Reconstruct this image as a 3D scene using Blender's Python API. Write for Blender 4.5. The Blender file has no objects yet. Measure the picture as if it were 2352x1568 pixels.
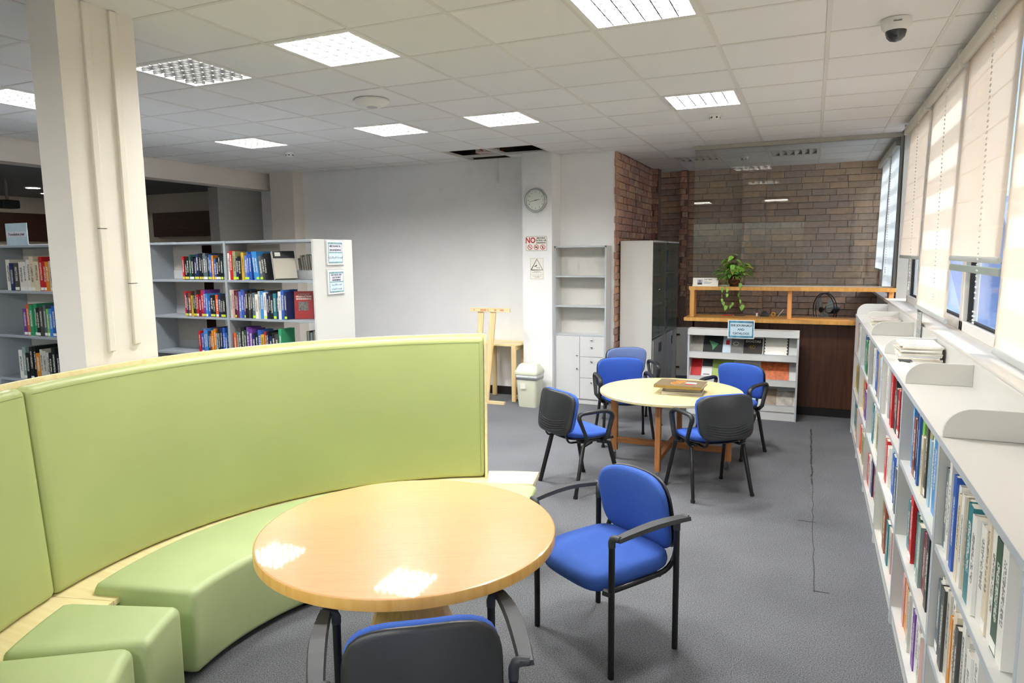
import bpy, bmesh, math, random
from mathutils import Vector, Matrix
random.seed(7)
PI = math.pi
scene = bpy.context.scene
COL = scene.collection
S = math.sin; C = math.cos

# ------------------------------------------------------------------ camera
def cam_matrix(yaw, pitch, roll):
    cy, sy, cp, sp = C(yaw), S(yaw), C(pitch), S(pitch)
    f = Vector((sy*cp, cy*cp, -sp)); r = Vector((cy, -sy, 0)); u = r.cross(f)
    c, s = C(roll), S(roll)
    r2 = c*r + s*u; u2 = -s*r + c*u
    return Matrix(((r2.x, u2.x, -f.x), (r2.y, u2.y, -f.y), (r2.z, u2.z, -f.z))).to_4x4()
cd = bpy.data.cameras.new('camera'); cam = bpy.data.objects.new('camera', cd); COL.objects.link(cam)
M = cam_matrix(-.41, .126, -.0102); M.translation = (0, 0, 1.8733)
cam.matrix_world = M
cd.sensor_width = 36; cd.lens = 1583.68/2352*36; cd.clip_start = .02; cd.clip_end = 200
scene.camera = cam
# ------------------------------------------------------------------ world, sun, exposure
w = bpy.data.worlds.new('world'); scene.world = w; w.use_nodes = True
wn = w.node_tree.nodes; wl = w.node_tree.links
bg = wn['Background']; sky = wn.new('ShaderNodeTexSky'); sky.sky_type = 'NISHITA'; sky.sun_disc = False
sky.sun_elevation = math.radians(38); sky.sun_rotation = math.radians(110); sky.air_density = 1; sky.dust_density = 2
wl.new(sky.outputs[0], bg.inputs[0]); bg.inputs[1].default_value = .17
sd = bpy.data.lights.new('sun', 'SUN'); sun = bpy.data.objects.new('sun', sd); COL.objects.link(sun)
sd.energy = 1.4; sd.angle = math.radians(2.5); sd.color = (1, .93, .82)
sun.rotation_euler = Vector((-.75, .28, -.62)).to_track_quat('-Z', 'Y').to_euler()
PANEL_POWER = 88.0
scene.view_settings.view_transform = 'Standard'; scene.view_settings.look = 'None'
scene.view_settings.gamma = 1; scene.view_settings.use_curve_mapping = False
scene.view_settings.exposure = 1.3
scene.cycles.use_denoising = True
scene.cycles.max_bounces = 5; scene.cycles.diffuse_bounces = 4; scene.cycles.glossy_bounces = 3; scene.cycles.transparent_max_bounces = 8
scene.cycles.use_adaptive_sampling = True; scene.cycles.adaptive_threshold = .1; scene.cycles.adaptive_min_samples = 16
scene.cycles.caustics_reflective = False; scene.cycles.caustics_refractive = False
scene.cycles.sample_clamp_indirect = 6

# ------------------------------------------------------------------ materials
def lin(h):
    if isinstance(h, str):
        h = h.lstrip('#'); v = [int(h[i:i+2], 16)/255 for i in (0, 2, 4)]
    else: v = h
    return tuple(((c/12.92) if c <= .04045 else ((c+.055)/1.055)**2.4) for c in v)+(1,)
MATS = {}
def base(name):
    m = bpy.data.materials.new(name); m.use_nodes = True
    n = m.node_tree.nodes; return m, n, m.node_tree.links, n['Principled BSDF']
def mat(name, col, rough=.5, metal=0, noise=0, nscale=20, bump=0, bscale=200, spec=.5, coat=0, var=0):
    if name in MATS: return MATS[name]
    m, n, l, b = base(name); c = lin(col)
    b.inputs['Roughness'].default_value = rough; b.inputs['Metallic'].default_value = metal
    b.inputs['Specular IOR Level'].default_value = spec; b.inputs['Coat Weight'].default_value = coat
    b.inputs['Base Color'].default_value = c
    tc = n.new('ShaderNodeTexCoord')
    src = None
    if noise:
        t = n.new('ShaderNodeTexNoise'); t.inputs['Scale'].default_value = nscale; t.inputs['Detail'].default_value = 4
        l.new(tc.outputs['Object'], t.inputs['Vector'])
        r = n.new('ShaderNodeValToRGB')
        r.color_ramp.elements[0].position = .3; r.color_ramp.elements[1].position = .7
        r.color_ramp.elements[0].color = tuple(x*(1-noise) for x in c[:3])+(1,)
        r.color_ramp.elements[1].color = tuple(min(1, x*(1+noise)) for x in c[:3])+(1,)
        l.new(t.outputs['Fac'], r.inputs[0]); src = r.outputs[0]
    if var:
        oi = n.new('ShaderNodeObjectInfo'); mr = n.new('ShaderNodeMapRange')
        mr.inputs[3].default_value = 1-var; mr.inputs[4].default_value = 1+var
        l.new(oi.outputs['Random'], mr.inputs[0])
        hs = n.new('ShaderNodeHueSaturation')
        if src: l.new(src, hs.inputs['Color'])
        else: hs.inputs['Color'].default_value = c
        l.new(mr.outputs[0], hs.inputs['Value']); src = hs.outputs[0]
    if src: l.new(src, b.inputs['Base Color'])
    if bump:
        t2 = n.new('ShaderNodeTexNoise'); t2.inputs['Scale'].default_value = bscale; t2.inputs['Detail'].default_value = 3
        l.new(tc.outputs['Object'], t2.inputs['Vector'])
        bp = n.new('ShaderNodeBump'); bp.inputs['Strength'].default_value = bump; bp.inputs['Distance'].default_value = .004
        l.new(t2.outputs['Fac'], bp.inputs['Height']); l.new(bp.outputs[0], b.inputs['Normal'])
    MATS[name] = m; return m
def wood(name, c1, c2, axis=0, rough=.4, scale=1.0, coat=0, contrast=.5):
    if name in MATS: return MATS[name]
    m, n, l, b = base(name); tc = n.new('ShaderNodeTexCoord'); mp = n.new('ShaderNodeMapping')
    sc = [26*scale]*3; sc[axis] = 1.4*scale; mp.inputs['Scale'].default_value = sc
    l.new(tc.outputs['Object'], mp.inputs['Vector'])
    t = n.new('ShaderNodeTexNoise'); t.inputs['Scale'].default_value = 2.2; t.inputs['Detail'].default_value = 6; t.inputs['Distortion'].default_value = .4
    l.new(mp.outputs[0], t.inputs['Vector'])
    r = n.new('ShaderNodeValToRGB'); r.color_ramp.elements[0].color = lin(c1); r.color_ramp.elements[1].color = lin(c2)
    r.color_ramp.elements[0].position = .5-.5*contrast; r.color_ramp.elements[1].position = .5+.5*contrast*.6
    l.new(t.outputs['Fac'], r.inputs[0]); l.new(r.outputs[0], b.inputs['Base Color'])
    b.inputs['Roughness'].default_value = rough; b.inputs['Coat Weight'].default_value = coat; b.inputs['Coat Roughness'].default_value = .035
    MATS[name] = m; return m
def emit(name, col, strength):
    if name in MATS: return MATS[name]
    m, n, l, b = base(name); b.inputs['Base Color'].default_value = lin(col)
    b.inputs['Emission Color'].default_value = lin(col); b.inputs['Emission Strength'].default_value = strength
    MATS[name] = m; return m
def glass(name, tint='#eef6f4', refl=.08, haze=0.0, hazecol='#9a9a92', rough=0.0, fk=1.4):
    if name in MATS: return MATS[name]
    m = bpy.data.materials.new(name); m.use_nodes = True; n = m.node_tree.nodes; l = m.node_tree.links
    n.remove(n['Principled BSDF']); out = n['Material Output']
    tr = n.new('ShaderNodeBsdfTransparent'); tr.inputs[0].default_value = lin(tint)
    gl = n.new('ShaderNodeBsdfGlossy'); gl.inputs['Roughness'].default_value = rough
    fr = n.new('ShaderNodeFresnel'); fr.inputs[0].default_value = 1.5
    ma = n.new('ShaderNodeMath'); ma.operation = 'MULTIPLY_ADD'; ma.inputs[1].default_value = fk; ma.inputs[2].default_value = max(0, refl-.055)
    l.new(fr.outputs[0], ma.inputs[0])
    mx = n.new('ShaderNodeMixShader'); l.new(ma.outputs[0], mx.inputs[0]); l.new(tr.outputs[0], mx.inputs[1]); l.new(gl.outputs[0], mx.inputs[2])
    last = mx
    if haze:
        df = n.new('ShaderNodeBsdfDiffuse'); df.inputs[0].default_value = lin(hazecol)
        m2 = n.new('ShaderNodeMixShader'); m2.inputs[0].default_value = haze
        l.new(mx.outputs[0], m2.inputs[1]); l.new(df.outputs[0], m2.inputs[2]); last = m2
    l.new(last.outputs[0], out.inputs[0]); MATS[name] = m; return m

WALL = mat('wall_paint', '#ececec', .75, noise=.02, nscale=3, bump=.05, bscale=60)
WALLW = mat('wall_paint_warm', '#e2dad0', .75, noise=.02, nscale=3)
WALLD = mat('wall_paint_grey', '#9c9b98', .8)
TILE = mat('ceiling_tile', '#eae9e8', .85, bump=.12, bscale=240, var=.025)
RAIL = mat('ceiling_rail', '#e0ddd8', .6)
CONC = mat('shaded_concrete', '#37322f', .9, noise=.25, nscale=6)  # darkened tone puts the shade of the ceiling void into the colour
WHITE = mat('white_laminate', '#cfd0cf', .42, noise=.01, nscale=4)
SHELFW = mat('shelf_laminate', '#d0cfca', .4)
EDGE = mat('grey_edge_band', '#b7bdc3', .45)
STEELG = mat('grey_shelf_edge', '#a3abb3', .4)
BEIGEP = mat('shelf_panel', '#cfc9bf', .5)
PLAST = mat('white_plastic', '#e9e8e4', .35)
BLACKP = mat('black_plastic', '#26282b', .38, bump=.08, bscale=400)
BLACKF = mat('black_metal', '#1b1c1e', .35, metal=.2)
DARK = mat('dark_void', '#1c1b1a', .9)
CHROME = mat('chrome', '#c4c6c8', .18, metal=1)
ALU = mat('aluminium', '#b9bcbd', .35, metal=.8)
FRAMEW = mat('window_frame_white', '#e4e2dd', .4)
RUBBER = mat('rubber_black', '#151515', .7)
BASEB = mat('baseboard_black', '#1a1615', .5)
BLUE = mat('blue_fabric', '#3f62b4', .85, noise=.08, nscale=160, bump=.3, bscale=700, spec=.25)
BLUE2 = mat('faded_blue_fabric', '#6f82b4', .85, noise=.06, nscale=160, bump=.3, bscale=700, spec=.25)
BLUED = mat('bright_blue_fabric', '#3a5fb8', .85, noise=.08, nscale=160, bump=.3, bscale=700, spec=.25)
GREEN = mat('green_leatherette', '#abb576', .42, noise=.035, nscale=2.2, bump=.04, bscale=300, spec=.4)
GREEN_LIT = mat('green_leatherette_lit', '#b1c08b', .45, noise=.04, nscale=3.5, bump=.04, bscale=300, spec=.4)  # lighter copy of the sofa green, light on the seat tops coloured in
OAK = wood('honey_oak_veneer', '#c8955a', '#d3a369', 0, .32, 2.2, coat=.42, contrast=.8)
OAKE = wood('honey_oak_edge', '#cf9a4a', '#e0b365', 2, .3, .5)
OAKB = wood('oak_base', '#c79a5e', '#ddb67c', 2, .4)
MAPLE = wood('maple_laminate', '#d0c088', '#dccf9f', 0, .32, .6, contrast=.9)
PLY = wood('birch_plywood', '#e5cf94', '#f1e3b6', 0, .45, .6)
PINE = wood('pine_board', '#dfb873', '#efd9a8', 2, .5, .6)
PINEH = wood('pine_board_flat', '#e0bd80', '#efdcb0', 0, .5, .6)
TEAK = wood('teak_leg', '#8a5630', '#b07645', 2, .45)
TEAKH = wood('teak_rail', '#80502c', '#a56c3d', 0, .45)
CTOP = wood('counter_oak', '#b9823f', '#d3a055', 0, .35, .8)
CEDGE = wood('counter_edge', '#b98540', '#cf9d56', 2, .35, .6)
CPANEL = wood('counter_walnut', '#3f2416', '#5c3823', 2, .42, .6)
BROWNP = wood('brown_panel', '#3a2119', '#55342a', 0, .5)
CREAM = mat('cream_plastic', '#d9dbc6', .35)
BAG = mat('bin_liner', '#e4e8e6', .3, noise=.05, nscale=40, bump=.5, bscale=40)
PAPER = mat('paper', '#eae7de', .7)
PAGES = mat('page_block', '#ddd6c6', .8, noise=.08, nscale=150)
INK = mat('ink_dark', '#2e3236', .6)
REDINK = mat('ink_red', '#b5202a', .6)
BLUEINK = mat('ink_blue', '#3b6ea8', .6)
BRONZE = mat('bronze_pot', '#5a3d28', .16, metal=.75)
LEAF = mat('pothos_leaf', '#76a83c', .4, noise=.15, nscale=40, var=.3, spec=.5)
LEAFD = mat('pothos_leaf_dark', '#4d8838', .4, noise=.15, nscale=40, var=.3)
LEAFY = mat('pothos_leaf_yellow', '#d6c04a', .45, noise=.2, nscale=40, var=.1)
STEM = mat('pothos_stem', '#8fae4b', .5)
CLEAR = glass('clear_glass', '#eaf3f0', .07)
CABG = glass('cabinet_glass', '#e8efec', .08, .06, '#b3bab6', fk=.45)
PARTG = glass('partition_glass', '#f2f3ef', .07, .025, '#cfccc0', fk=1.1)
WING = glass('window_glass', '#eef4fa', .0, fk=.35)
ACRYL = glass('acrylic', '#eef2f2', .12, .15, '#dfe4e6')

# carpet
m, n, l, b = base('carpet'); MATS['carpet'] = m; CARPET = m
tc = n.new('ShaderNodeTexCoord'); t1 = n.new('ShaderNodeTexNoise'); t1.inputs['Scale'].default_value = 190; t1.inputs['Detail'].default_value = 2
t2 = n.new('ShaderNodeTexNoise'); t2.inputs['Scale'].default_value = 1.1; t2.inputs['Detail'].default_value = 3
for t in (t1, t2): l.new(tc.outputs['Object'], t.inputs['Vector'])
r1 = n.new('ShaderNodeValToRGB'); r1.color_ramp.elements[0].position = .3; r1.color_ramp.elements[1].position = .72
r1.color_ramp.elements[0].color = lin('#45474b'); r1.color_ramp.elements[1].color = lin('#8f9195')
r2 = n.new('ShaderNodeValToRGB'); r2.color_ramp.elements[0].position = .35; r2.color_ramp.elements[1].position = .65
r2.color_ramp.elements[0].color = (.82, .82, .83, 1); r2.color_ramp.elements[1].color = (1, 1, 1, 1)
mx = n.new('ShaderNodeMixRGB'); mx.blend_type = 'MULTIPLY'; mx.inputs[0].default_value = 1
l.new(t1.outputs['Fac'], r1.inputs[0]); l.new(t2.outputs['Fac'], r2.inputs[0]); l.new(r1.outputs[0], mx.inputs[1]); l.new(r2.outputs[0], mx.inputs[2])
l.new(mx.outputs[0], b.inputs['Base Color']); b.inputs['Roughness'].default_value = .95; b.inputs['Specular IOR Level'].default_value = .15
bp = n.new('ShaderNodeBump'); bp.inputs['Strength'].default_value = .35; bp.inputs['Distance'].default_value = .004
l.new(t1.outputs['Fac'], bp.inputs['Height']); l.new(bp.outputs[0], b.inputs['Normal'])

# stone brick
def brickmat(name, cols):
    m, n, l, b = base(name); tc = n.new('ShaderNodeTexCoord')
    oi = n.new('ShaderNodeObjectInfo'); r = n.new('ShaderNodeValToRGB'); r.color_ramp.interpolation = 'CONSTANT'
    el = r.color_ramp.elements
    while len(el) < len(cols): el.new(.5)
    for i, c in enumerate(cols): el[i].position = i/len(cols); el[i].color = lin(c)
    geo = n.new('ShaderNodeNewGeometry')
    l.new(geo.outputs['Random Per Island'], r.inputs[0])
    ad = n.new('ShaderNodeMath'); ad.operation = 'ADD'; fr = n.new('ShaderNodeMath'); fr.operation = 'FRACT'
    l.new(oi.outputs['Random'], ad.inputs[0]); l.new(geo.outputs['Random Per Island'], ad.inputs[1]); l.new(ad.outputs[0], fr.inputs[0])
    l.new(fr.outputs[0], r.inputs[0])
    t = n.new('ShaderNodeTexNoise'); t.inputs['Scale'].default_value = 18; t.inputs['Detail'].default_value = 6
    l.new(tc.outputs['Object'], t.inputs['Vector'])
    mr = n.new('ShaderNodeMapRange'); mr.inputs[1].default_value = .3; mr.inputs[2].default_value = .7; mr.inputs[3].default_value = .8; mr.inputs[4].default_value = 1.12
    l.new(t.outputs['Fac'], mr.inputs[0])
    hs = n.new('ShaderNodeHueSaturation'); l.new(r.outputs[0], hs.inputs['Color']); l.new(mr.outputs[0], hs.inputs['Value'])
    l.new(hs.outputs[0], b.inputs['Base Color']); b.inputs['Roughness'].default_value = .85
    bp = n.new('ShaderNodeBump'); bp.inputs['Strength'].default_value = .6; bp.inputs['Distance'].default_value = .01
    l.new(t.outputs['Fac'], bp.inputs['Height']); l.new(bp.outputs[0], b.inputs['Normal'])
    return m
BRICK = brickmat('stone_brick', ['#b2907a', '#b99883', '#ad917f', '#c09b7e', '#a88f80', '#b69680', '#af9585', '#c49e80'])
BRICKS = brickmat('stone_brick_red', ['#b48b77', '#a67d6d', '#bc927a', '#a08578', '#b59682', '#c29a7c', '#aa897a', '#ad7f6d'])
MORTAR = mat('mortar', '#7a6355', .95, noise=.2, nscale=30)

# zebra blind cloth
def blindmat(name, period, duty, sheer, cloth, col, phase=0.0, edge=.03):
    m = bpy.data.materials.new(name); m.use_nodes = True; n = m.node_tree.nodes; l = m.node_tree.links
    n.remove(n['Principled BSDF']); out = n['Material Output']
    tc = n.new('ShaderNodeTexCoord'); sp = n.new('ShaderNodeSeparateXYZ'); l.new(tc.outputs['Object'], sp.inputs[0])
    a = n.new('ShaderNodeMath'); a.operation = 'MULTIPLY_ADD'; a.inputs[1].default_value = 1/period; a.inputs[2].default_value = 20+phase; l.new(sp.outputs[2], a.inputs[0])
    fr = n.new('ShaderNodeMath'); fr.operation = 'FRACT'; l.new(a.outputs[0], fr.inputs[0])
    rp = n.new('ShaderNodeValToRGB'); e = rp.color_ramp.elements
    e[0].position = 0; e[0].color = (1, 1, 1, 1); e[1].position = duty-edge; e[1].color = (1, 1, 1, 1)
    x = e.new(duty); x.color = (0, 0, 0, 1); x = e.new(1-edge); x.color = (0, 0, 0, 1); x = e.new(1.0); x.color = (1, 1, 1, 1)
    l.new(fr.outputs[0], rp.inputs[0])
    wv = n.new('ShaderNodeTexNoise'); wv.inputs['Scale'].default_value = 30; mp = n.new('ShaderNodeMapping'); mp.inputs['Scale'].default_value = (1, .4, 3)
    l.new(tc.outputs['Object'], mp.inputs['Vector']); l.new(mp.outputs[0], wv.inputs['Vector'])
    tl = n.new('ShaderNodeBsdfTranslucent'); df = n.new('ShaderNodeBsdfDiffuse'); tp = n.new('ShaderNodeBsdfTransparent')
    tl.inputs[0].default_value = lin(col); df.inputs[0].default_value = lin(col)
    m1 = n.new('ShaderNodeMixShader'); mr = n.new('ShaderNodeMapRange'); mr.inputs[3].default_value = 1-cloth; mr.inputs[4].default_value = 1-sheer
    l.new(rp.outputs[0], mr.inputs[0]); l.new(mr.outputs[0], m1.inputs[0]); l.new(tl.outputs[0], m1.inputs[1]); l.new(df.outputs[0], m1.inputs[2])
    m2 = n.new('ShaderNodeMixShader'); mr2 = n.new('ShaderNodeMapRange'); mr2.inputs[3].default_value = 0; mr2.inputs[4].default_value = .05
    l.new(rp.outputs[0], mr2.inputs[0]); l.new(mr2.outputs[0], m2.inputs[0]); l.new(m1.outputs[0], m2.inputs[1]); l.new(tp.outputs[0], m2.inputs[2])
    bp = n.new('ShaderNodeBump'); bp.inputs['Strength'].default_value = .15; bp.inputs['Distance'].default_value = .003
    l.new(wv.outputs['Fac'], bp.inputs['Height']); l.new(bp.outputs[0], tl.inputs['Normal']); l.new(bp.outputs[0], df.inputs['Normal'])
    l.new(m2.outputs[0], out.inputs[0]); return m
BLINDZ = blindmat('zebra_blind_open', .27, .5, .72, .36, '#f5e4d0', edge=.10)
BLINDO = blindmat('zebra_blind_office', .2, .6, .92, .62, '#f1f3f8', edge=.12)
BLINDC = blindmat('zebra_blind_closed', .17, .93, .44, .33, '#f4e0ca', .3)

# ------------------------------------------------------------------ mesh helpers
class MB:
    def __init__(s): s.v = []; s.f = []; s.m = []
    def add(s, vs, fs, mi=0):
        k = len(s.v); s.v += [tuple(x) for x in vs]; s.f += [tuple(i+k for i in f) for f in fs]; s.m += [mi]*len(fs); return s
    def box(s, x0, y0, z0, x1, y1, z1, mi=0):
        return s.add([(x0,y0,z0),(x1,y0,z0),(x1,y1,z0),(x0,y1,z0),(x0,y0,z1),(x1,y0,z1),(x1,y1,z1),(x0,y1,z1)],
                     [(0,3,2,1),(4,5,6,7),(0,1,5,4),(1,2,6,5),(2,3,7,6),(3,0,4,7)], mi)
    def prism(s, poly, d0, d1, axis='y', mi=0):
        # poly of 2d points; axis along which it is extruded
        n = len(poly)
        def P(a, b, d): return (a, d, b) if axis == 'y' else ((d, a, b) if axis == 'x' else (a, b, d))
        vs = [P(a, b, d0) for a, b in poly]+[P(a, b, d1) for a, b in poly]
        fs = [tuple(range(n-1, -1, -1)), tuple(range(n, 2*n))]+[(i, (i+1) % n, n+(i+1) % n, n+i) for i in range(n)]
        return s.add(vs, fs, mi)
    def tube(s, pts, r, n=8, mi=0, flat=1.0, cap=True):
        pts = [Vector(p) for p in pts]; rs = r if isinstance(r, (list, tuple)) else [r]*len(pts)
        rings = []; up = None
        for i, p in enumerate(pts):
            t = (pts[min(i+1, len(pts)-1)]-pts[max(i-1, 0)]).normalized()
            if up is None:
                up = Vector((0, 0, 1)) if abs(t.z) < .9 else Vector((1, 0, 0))
            a = t.cross(up)
            if a.length < 1e-5: a = t.cross(Vector((0, 1, 0)))
            a.normalize(); bb = a.cross(t).normalized(); up = bb
            rings.append([p+a*(rs[i]*C(2*PI*k/n))+bb*(rs[i]*flat*S(2*PI*k/n)) for k in range(n)])
        vs = [v for ring in rings for v in ring]; fs = []
        for i in range(len(pts)-1):
            for k in range(n): fs.append((i*n+k, i*n+(k+1) % n, (i+1)*n+(k+1) % n, (i+1)*n+k))
        if cap: fs += [tuple(range(n-1, -1, -1)), tuple(range((len(pts)-1)*n, len(pts)*n))]
        return s.add(vs, fs, mi)
    def cyl(s, p0, p1, r0, r1=None, n=16, mi=0): return s.tube([p0, p1], [r0, r0 if r1 is None else r1], n, mi)
    def lathe(s, prof, n=24, mi=0, o=(0, 0, 0), cap=True):
        vs = []; fs = []
        for r, z in prof:
            for k in range(n): vs.append((o[0]+r*C(2*PI*k/n), o[1]+r*S(2*PI*k/n), o[2]+z))
        for i in range(len(prof)-1):
            for k in range(n): fs.append((i*n+k, i*n+(k+1) % n, (i+1)*n+(k+1) % n, (i+1)*n+k))
        s.add(vs, fs, mi)
        if cap:
            L_ = len(prof)
            s.add(vs[:n], [tuple(range(n-1, -1, -1))], mi); s.add(vs[(L_-1)*n:], [tuple(range(n))], mi)
        return s
    def pad(s, w, d, z0, z1, p=3.2, n=44, dome=.012, bend=None, mi=0, taper=0.0):
        # cushion: superellipse outline in x,y with rounded rim
        h = z1-z0; rings = [(.0, z0), (.9, z0), (.97, z0+.18*h), (1.0, z0+.5*h), (.975, z0+.82*h), (.92, z1-.03*h), (.75, z1+dome*.5), (.4, z1+dome*.9)]
        vs = [(0, 0, z0)]
        for sc, z in rings[1:]:
            for k in range(n):
                a = 2*PI*k/n; ca, sa = C(a), S(a); rr = (abs(ca)**p+abs(sa)**p)**(-1/p)
                yy = rr*sa*d/2*sc; xx = rr*ca*w/2*sc*(1+taper*yy/(d/2)); vs.append((xx, yy, z))
        vs.append((0, 0, z1+dome))
        if bend: vs = [(x, y, z+bend(x, y)) for x, y, z in vs]
        fs = []; R = len(rings)-1
        for k in range(n): fs.append((0, 1+(k+1) % n, 1+k))
        for i in range(R-1):
            for k in range(n): fs.append((1+i*n+k, 1+i*n+(k+1) % n, 1+(i+1)*n+(k+1) % n, 1+(i+1)*n+k))
        for k in range(n): fs.append((1+(R-1)*n+k, 1+(R-1)*n+(k+1) % n, 1+R*n))
        return s.add(vs, fs, mi)
    def xf(s, mt): s.v = [tuple(mt @ Vector(v)) for v in s.v]; return s
    def mesh(s, name, mats, smooth=False):
        me = bpy.data.meshes.new(name); me.from_pydata(s.v, [], s.f)
        for mm in (mats if isinstance(mats, (list, tuple)) else [mats]): me.materials.append(mm)
        if any(s.m): me.polygons.foreach_set('material_index', s.m)
        if smooth:
            me.polygons.foreach_set('use_smooth', [True]*len(me.polygons))
        me.update(); return me
    def build(s, name, mats, parent=None, smooth=False, bevel=0, seg=2, loc=None, rot=None):
        o = bpy.data.objects.new(name, s.mesh(name, mats, smooth)); COL.objects.link(o)
        if parent: o.parent = parent
        if loc: o.location = loc
        if rot: o.rotation_euler = rot
        if bevel:
            bm = o.modifiers.new('bevel', 'BEVEL'); bm.width = bevel; bm.segments = seg; bm.limit_method = 'ANGLE'; bm.angle_limit = .6
            if not smooth: s_ = o.data; s_.polygons.foreach_set('use_smooth', [True]*len(s_.polygons)); bm.harden_normals = True
        if smooth == 'auto' and not bevel:
            try: o.data.set_sharp_from_angle(angle=.7)
            except Exception: pass
        return o
def B(x0, y0, z0, x1, y1, z1): return MB().box(x0, y0, z0, x1, y1, z1)
def inst(me, name, parent=None, loc=(0, 0, 0), rot=None, scale=None):
    o = bpy.data.objects.new(name, me); COL.objects.link(o); o.location = loc
    if parent: o.parent = parent
    if rot: o.rotation_euler = rot
    if scale: o.scale = scale
    return o
def thing(name, label, cat, loc=(0, 0, 0), rz=0, group=None, rot=None):
    o = bpy.data.objects.new(name, None); COL.objects.link(o); o.location = loc; o.rotation_euler = rot if rot else (0, 0, rz)
    o.empty_display_size = .1
    return tag(o, label, cat, group)
def tag(o, label, cat, group=None):
    o['label'] = label; o['category'] = cat
    if group: o['group'] = group
    return o
def struct(o, label=None):
    o['kind'] = 'structure'
    if label: o['label'] = label
    return o
def text(body, size, parent, loc, rot, m, name='lettering', align='CENTER', ext=.0004, sx=1.0, bold=0):
    c = bpy.data.curves.new('t', 'FONT'); c.body = body; c.size = size; c.align_x = align; c.align_y = 'CENTER'; c.extrude = ext; c.resolution_u = 2; c.offset = bold
    o = bpy.data.objects.new('t', c); COL.objects.link(o); bpy.context.view_layer.update()
    me = bpy.data.meshes.new_from_object(o.evaluated_get(bpy.context.evaluated_depsgraph_get()))
    bpy.data.objects.remove(o); bpy.data.curves.remove(c); me.name = name
    me.materials.clear(); me.materials.append(m)
    q = inst(me, name, parent, loc, rot, (sx, 1, 1)); return q
# Arabic letters joined by hand: letter -> isolated, final, initial, medial
AR = {'ا': 'ﺍﺎﺍﺎ', 'ل': 'ﻝﻞﻟﻠ', 'ه': 'ﻩﻪﻫﻬ', 'ن': 'ﻥﻦﻧﻨ', 'د': 'ﺩﺪﺩﺪ', 'س': 'ﺱﺲﺳﺴ', 'ة': 'ﺓﺔﺓﺔ', 'م': 'ﻡﻢﻣﻤ', 'ي': 'ﻱﻲﻳﻴ', 'ك': 'ﻙﻚﻛﻜ',
      'و': 'ﻭﻮﻭﻮ', 'ر': 'ﺭﺮﺭﺮ', 'ت': 'ﺕﺖﺗﺘ', 'ب': 'ﺏﺐﺑﺒ', 'ئ': 'ﺉﺊﺋﺌ', 'إ': 'ﺇﺈﺇﺈ', 'ذ': 'ﺫﺬﺫﺬ', 'ق': 'ﻕﻖﻗﻘ', 'ع': 'ﻉﻊﻋﻌ', 'ف': 'ﻑﻒﻓﻔ', 'ص': 'ﺹﺺﺻﺼ'}
NOJ = 'اةدذروإ'
def arabic(sx):
    out = []
    for wd in sx.split(' '):
        r = ''
        for i, ch in enumerate(wd):
            pj = i > 0 and wd[i-1] not in NOJ; nj = i < len(wd)-1 and ch not in 'ة' and ch not in NOJ
            if ch not in AR: r += ch; continue
            r += AR[ch][(3 if nj else 1) if pj else (2 if nj else 0)]
        out.append(r[::-1])
    return ' '.join(out[::-1])
FRONT = (PI/2, 0, 0)          # text facing -Y
RIGHTF = (PI/2, 0, PI/2)      # text facing +X
ORD = ['first', 'second', 'third', 'fourth', 'fifth', 'sixth', 'seventh', 'eighth', 'ninth', 'tenth', 'eleventh', 'twelfth', 'thirteenth', 'fourteenth', 'fifteenth', 'sixteenth', 'seventeenth', 'eighteenth', 'nineteenth', 'twentieth', 'twenty-first', 'twenty-second', 'twenty-third', 'twenty-fourth', 'twenty-fifth', 'twenty-sixth', 'twenty-seventh', 'twenty-eighth', 'twenty-ninth', 'thirtieth']

# ------------------------------------------------------------------ setting: floor, walls, ceiling
CZ = 3.1; GX = -1.172; GY = 3.877; T = .6
XR = .85; YB = 8.36; XL = -7.55; XBK = -2.24; YO = 10.95
floor = struct(B(-14, -4, -.12, 1.05, 11.2, 0).build('floor', CARPET), 'grey loop pile carpet')
sm = MB()
pts = [(.057+random.uniform(-.006, .006)+.025*(7.81-y)/3.84, y) for y in [7.81-i*.12 for i in range(33)]]
for i in range(len(pts)-1):
    (xa, ya), (xb, yb) = pts[i], pts[i+1]; ww = .007 if i < 16 else .0022
    sm.add([(xa-ww, ya, .0015), (xa+ww, ya, .0015), (xb+ww, yb, .0015), (xb-ww, yb, .0015)], [(0, 3, 2, 1)])
sm.box(-.02, 5.05, .0008, .09, 5.056, .0016).box(.075, 3.985, .0008, .16, 3.991, .0016)
sm.build('carpet_seam', mat('seam_dark', '#35363a', .95), floor)['label'] = 'dark split seam in the carpet'
fr_ = MB()
for i in range(70):
    x = .062+random.uniform(-.012, .014); y = 7.8-random.random()*2.6
    fr_.tube([(x, y, .001), (x+random.uniform(-.012, .012), y+random.uniform(-.03, .03), .006)], .0011, 4)
q = fr_.build('frayed_threads', mat('fray', '#9a958c', .9), floor); q['kind'] = 'stuff'; q['label'] = 'pale threads fraying out of the carpet seam'

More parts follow.
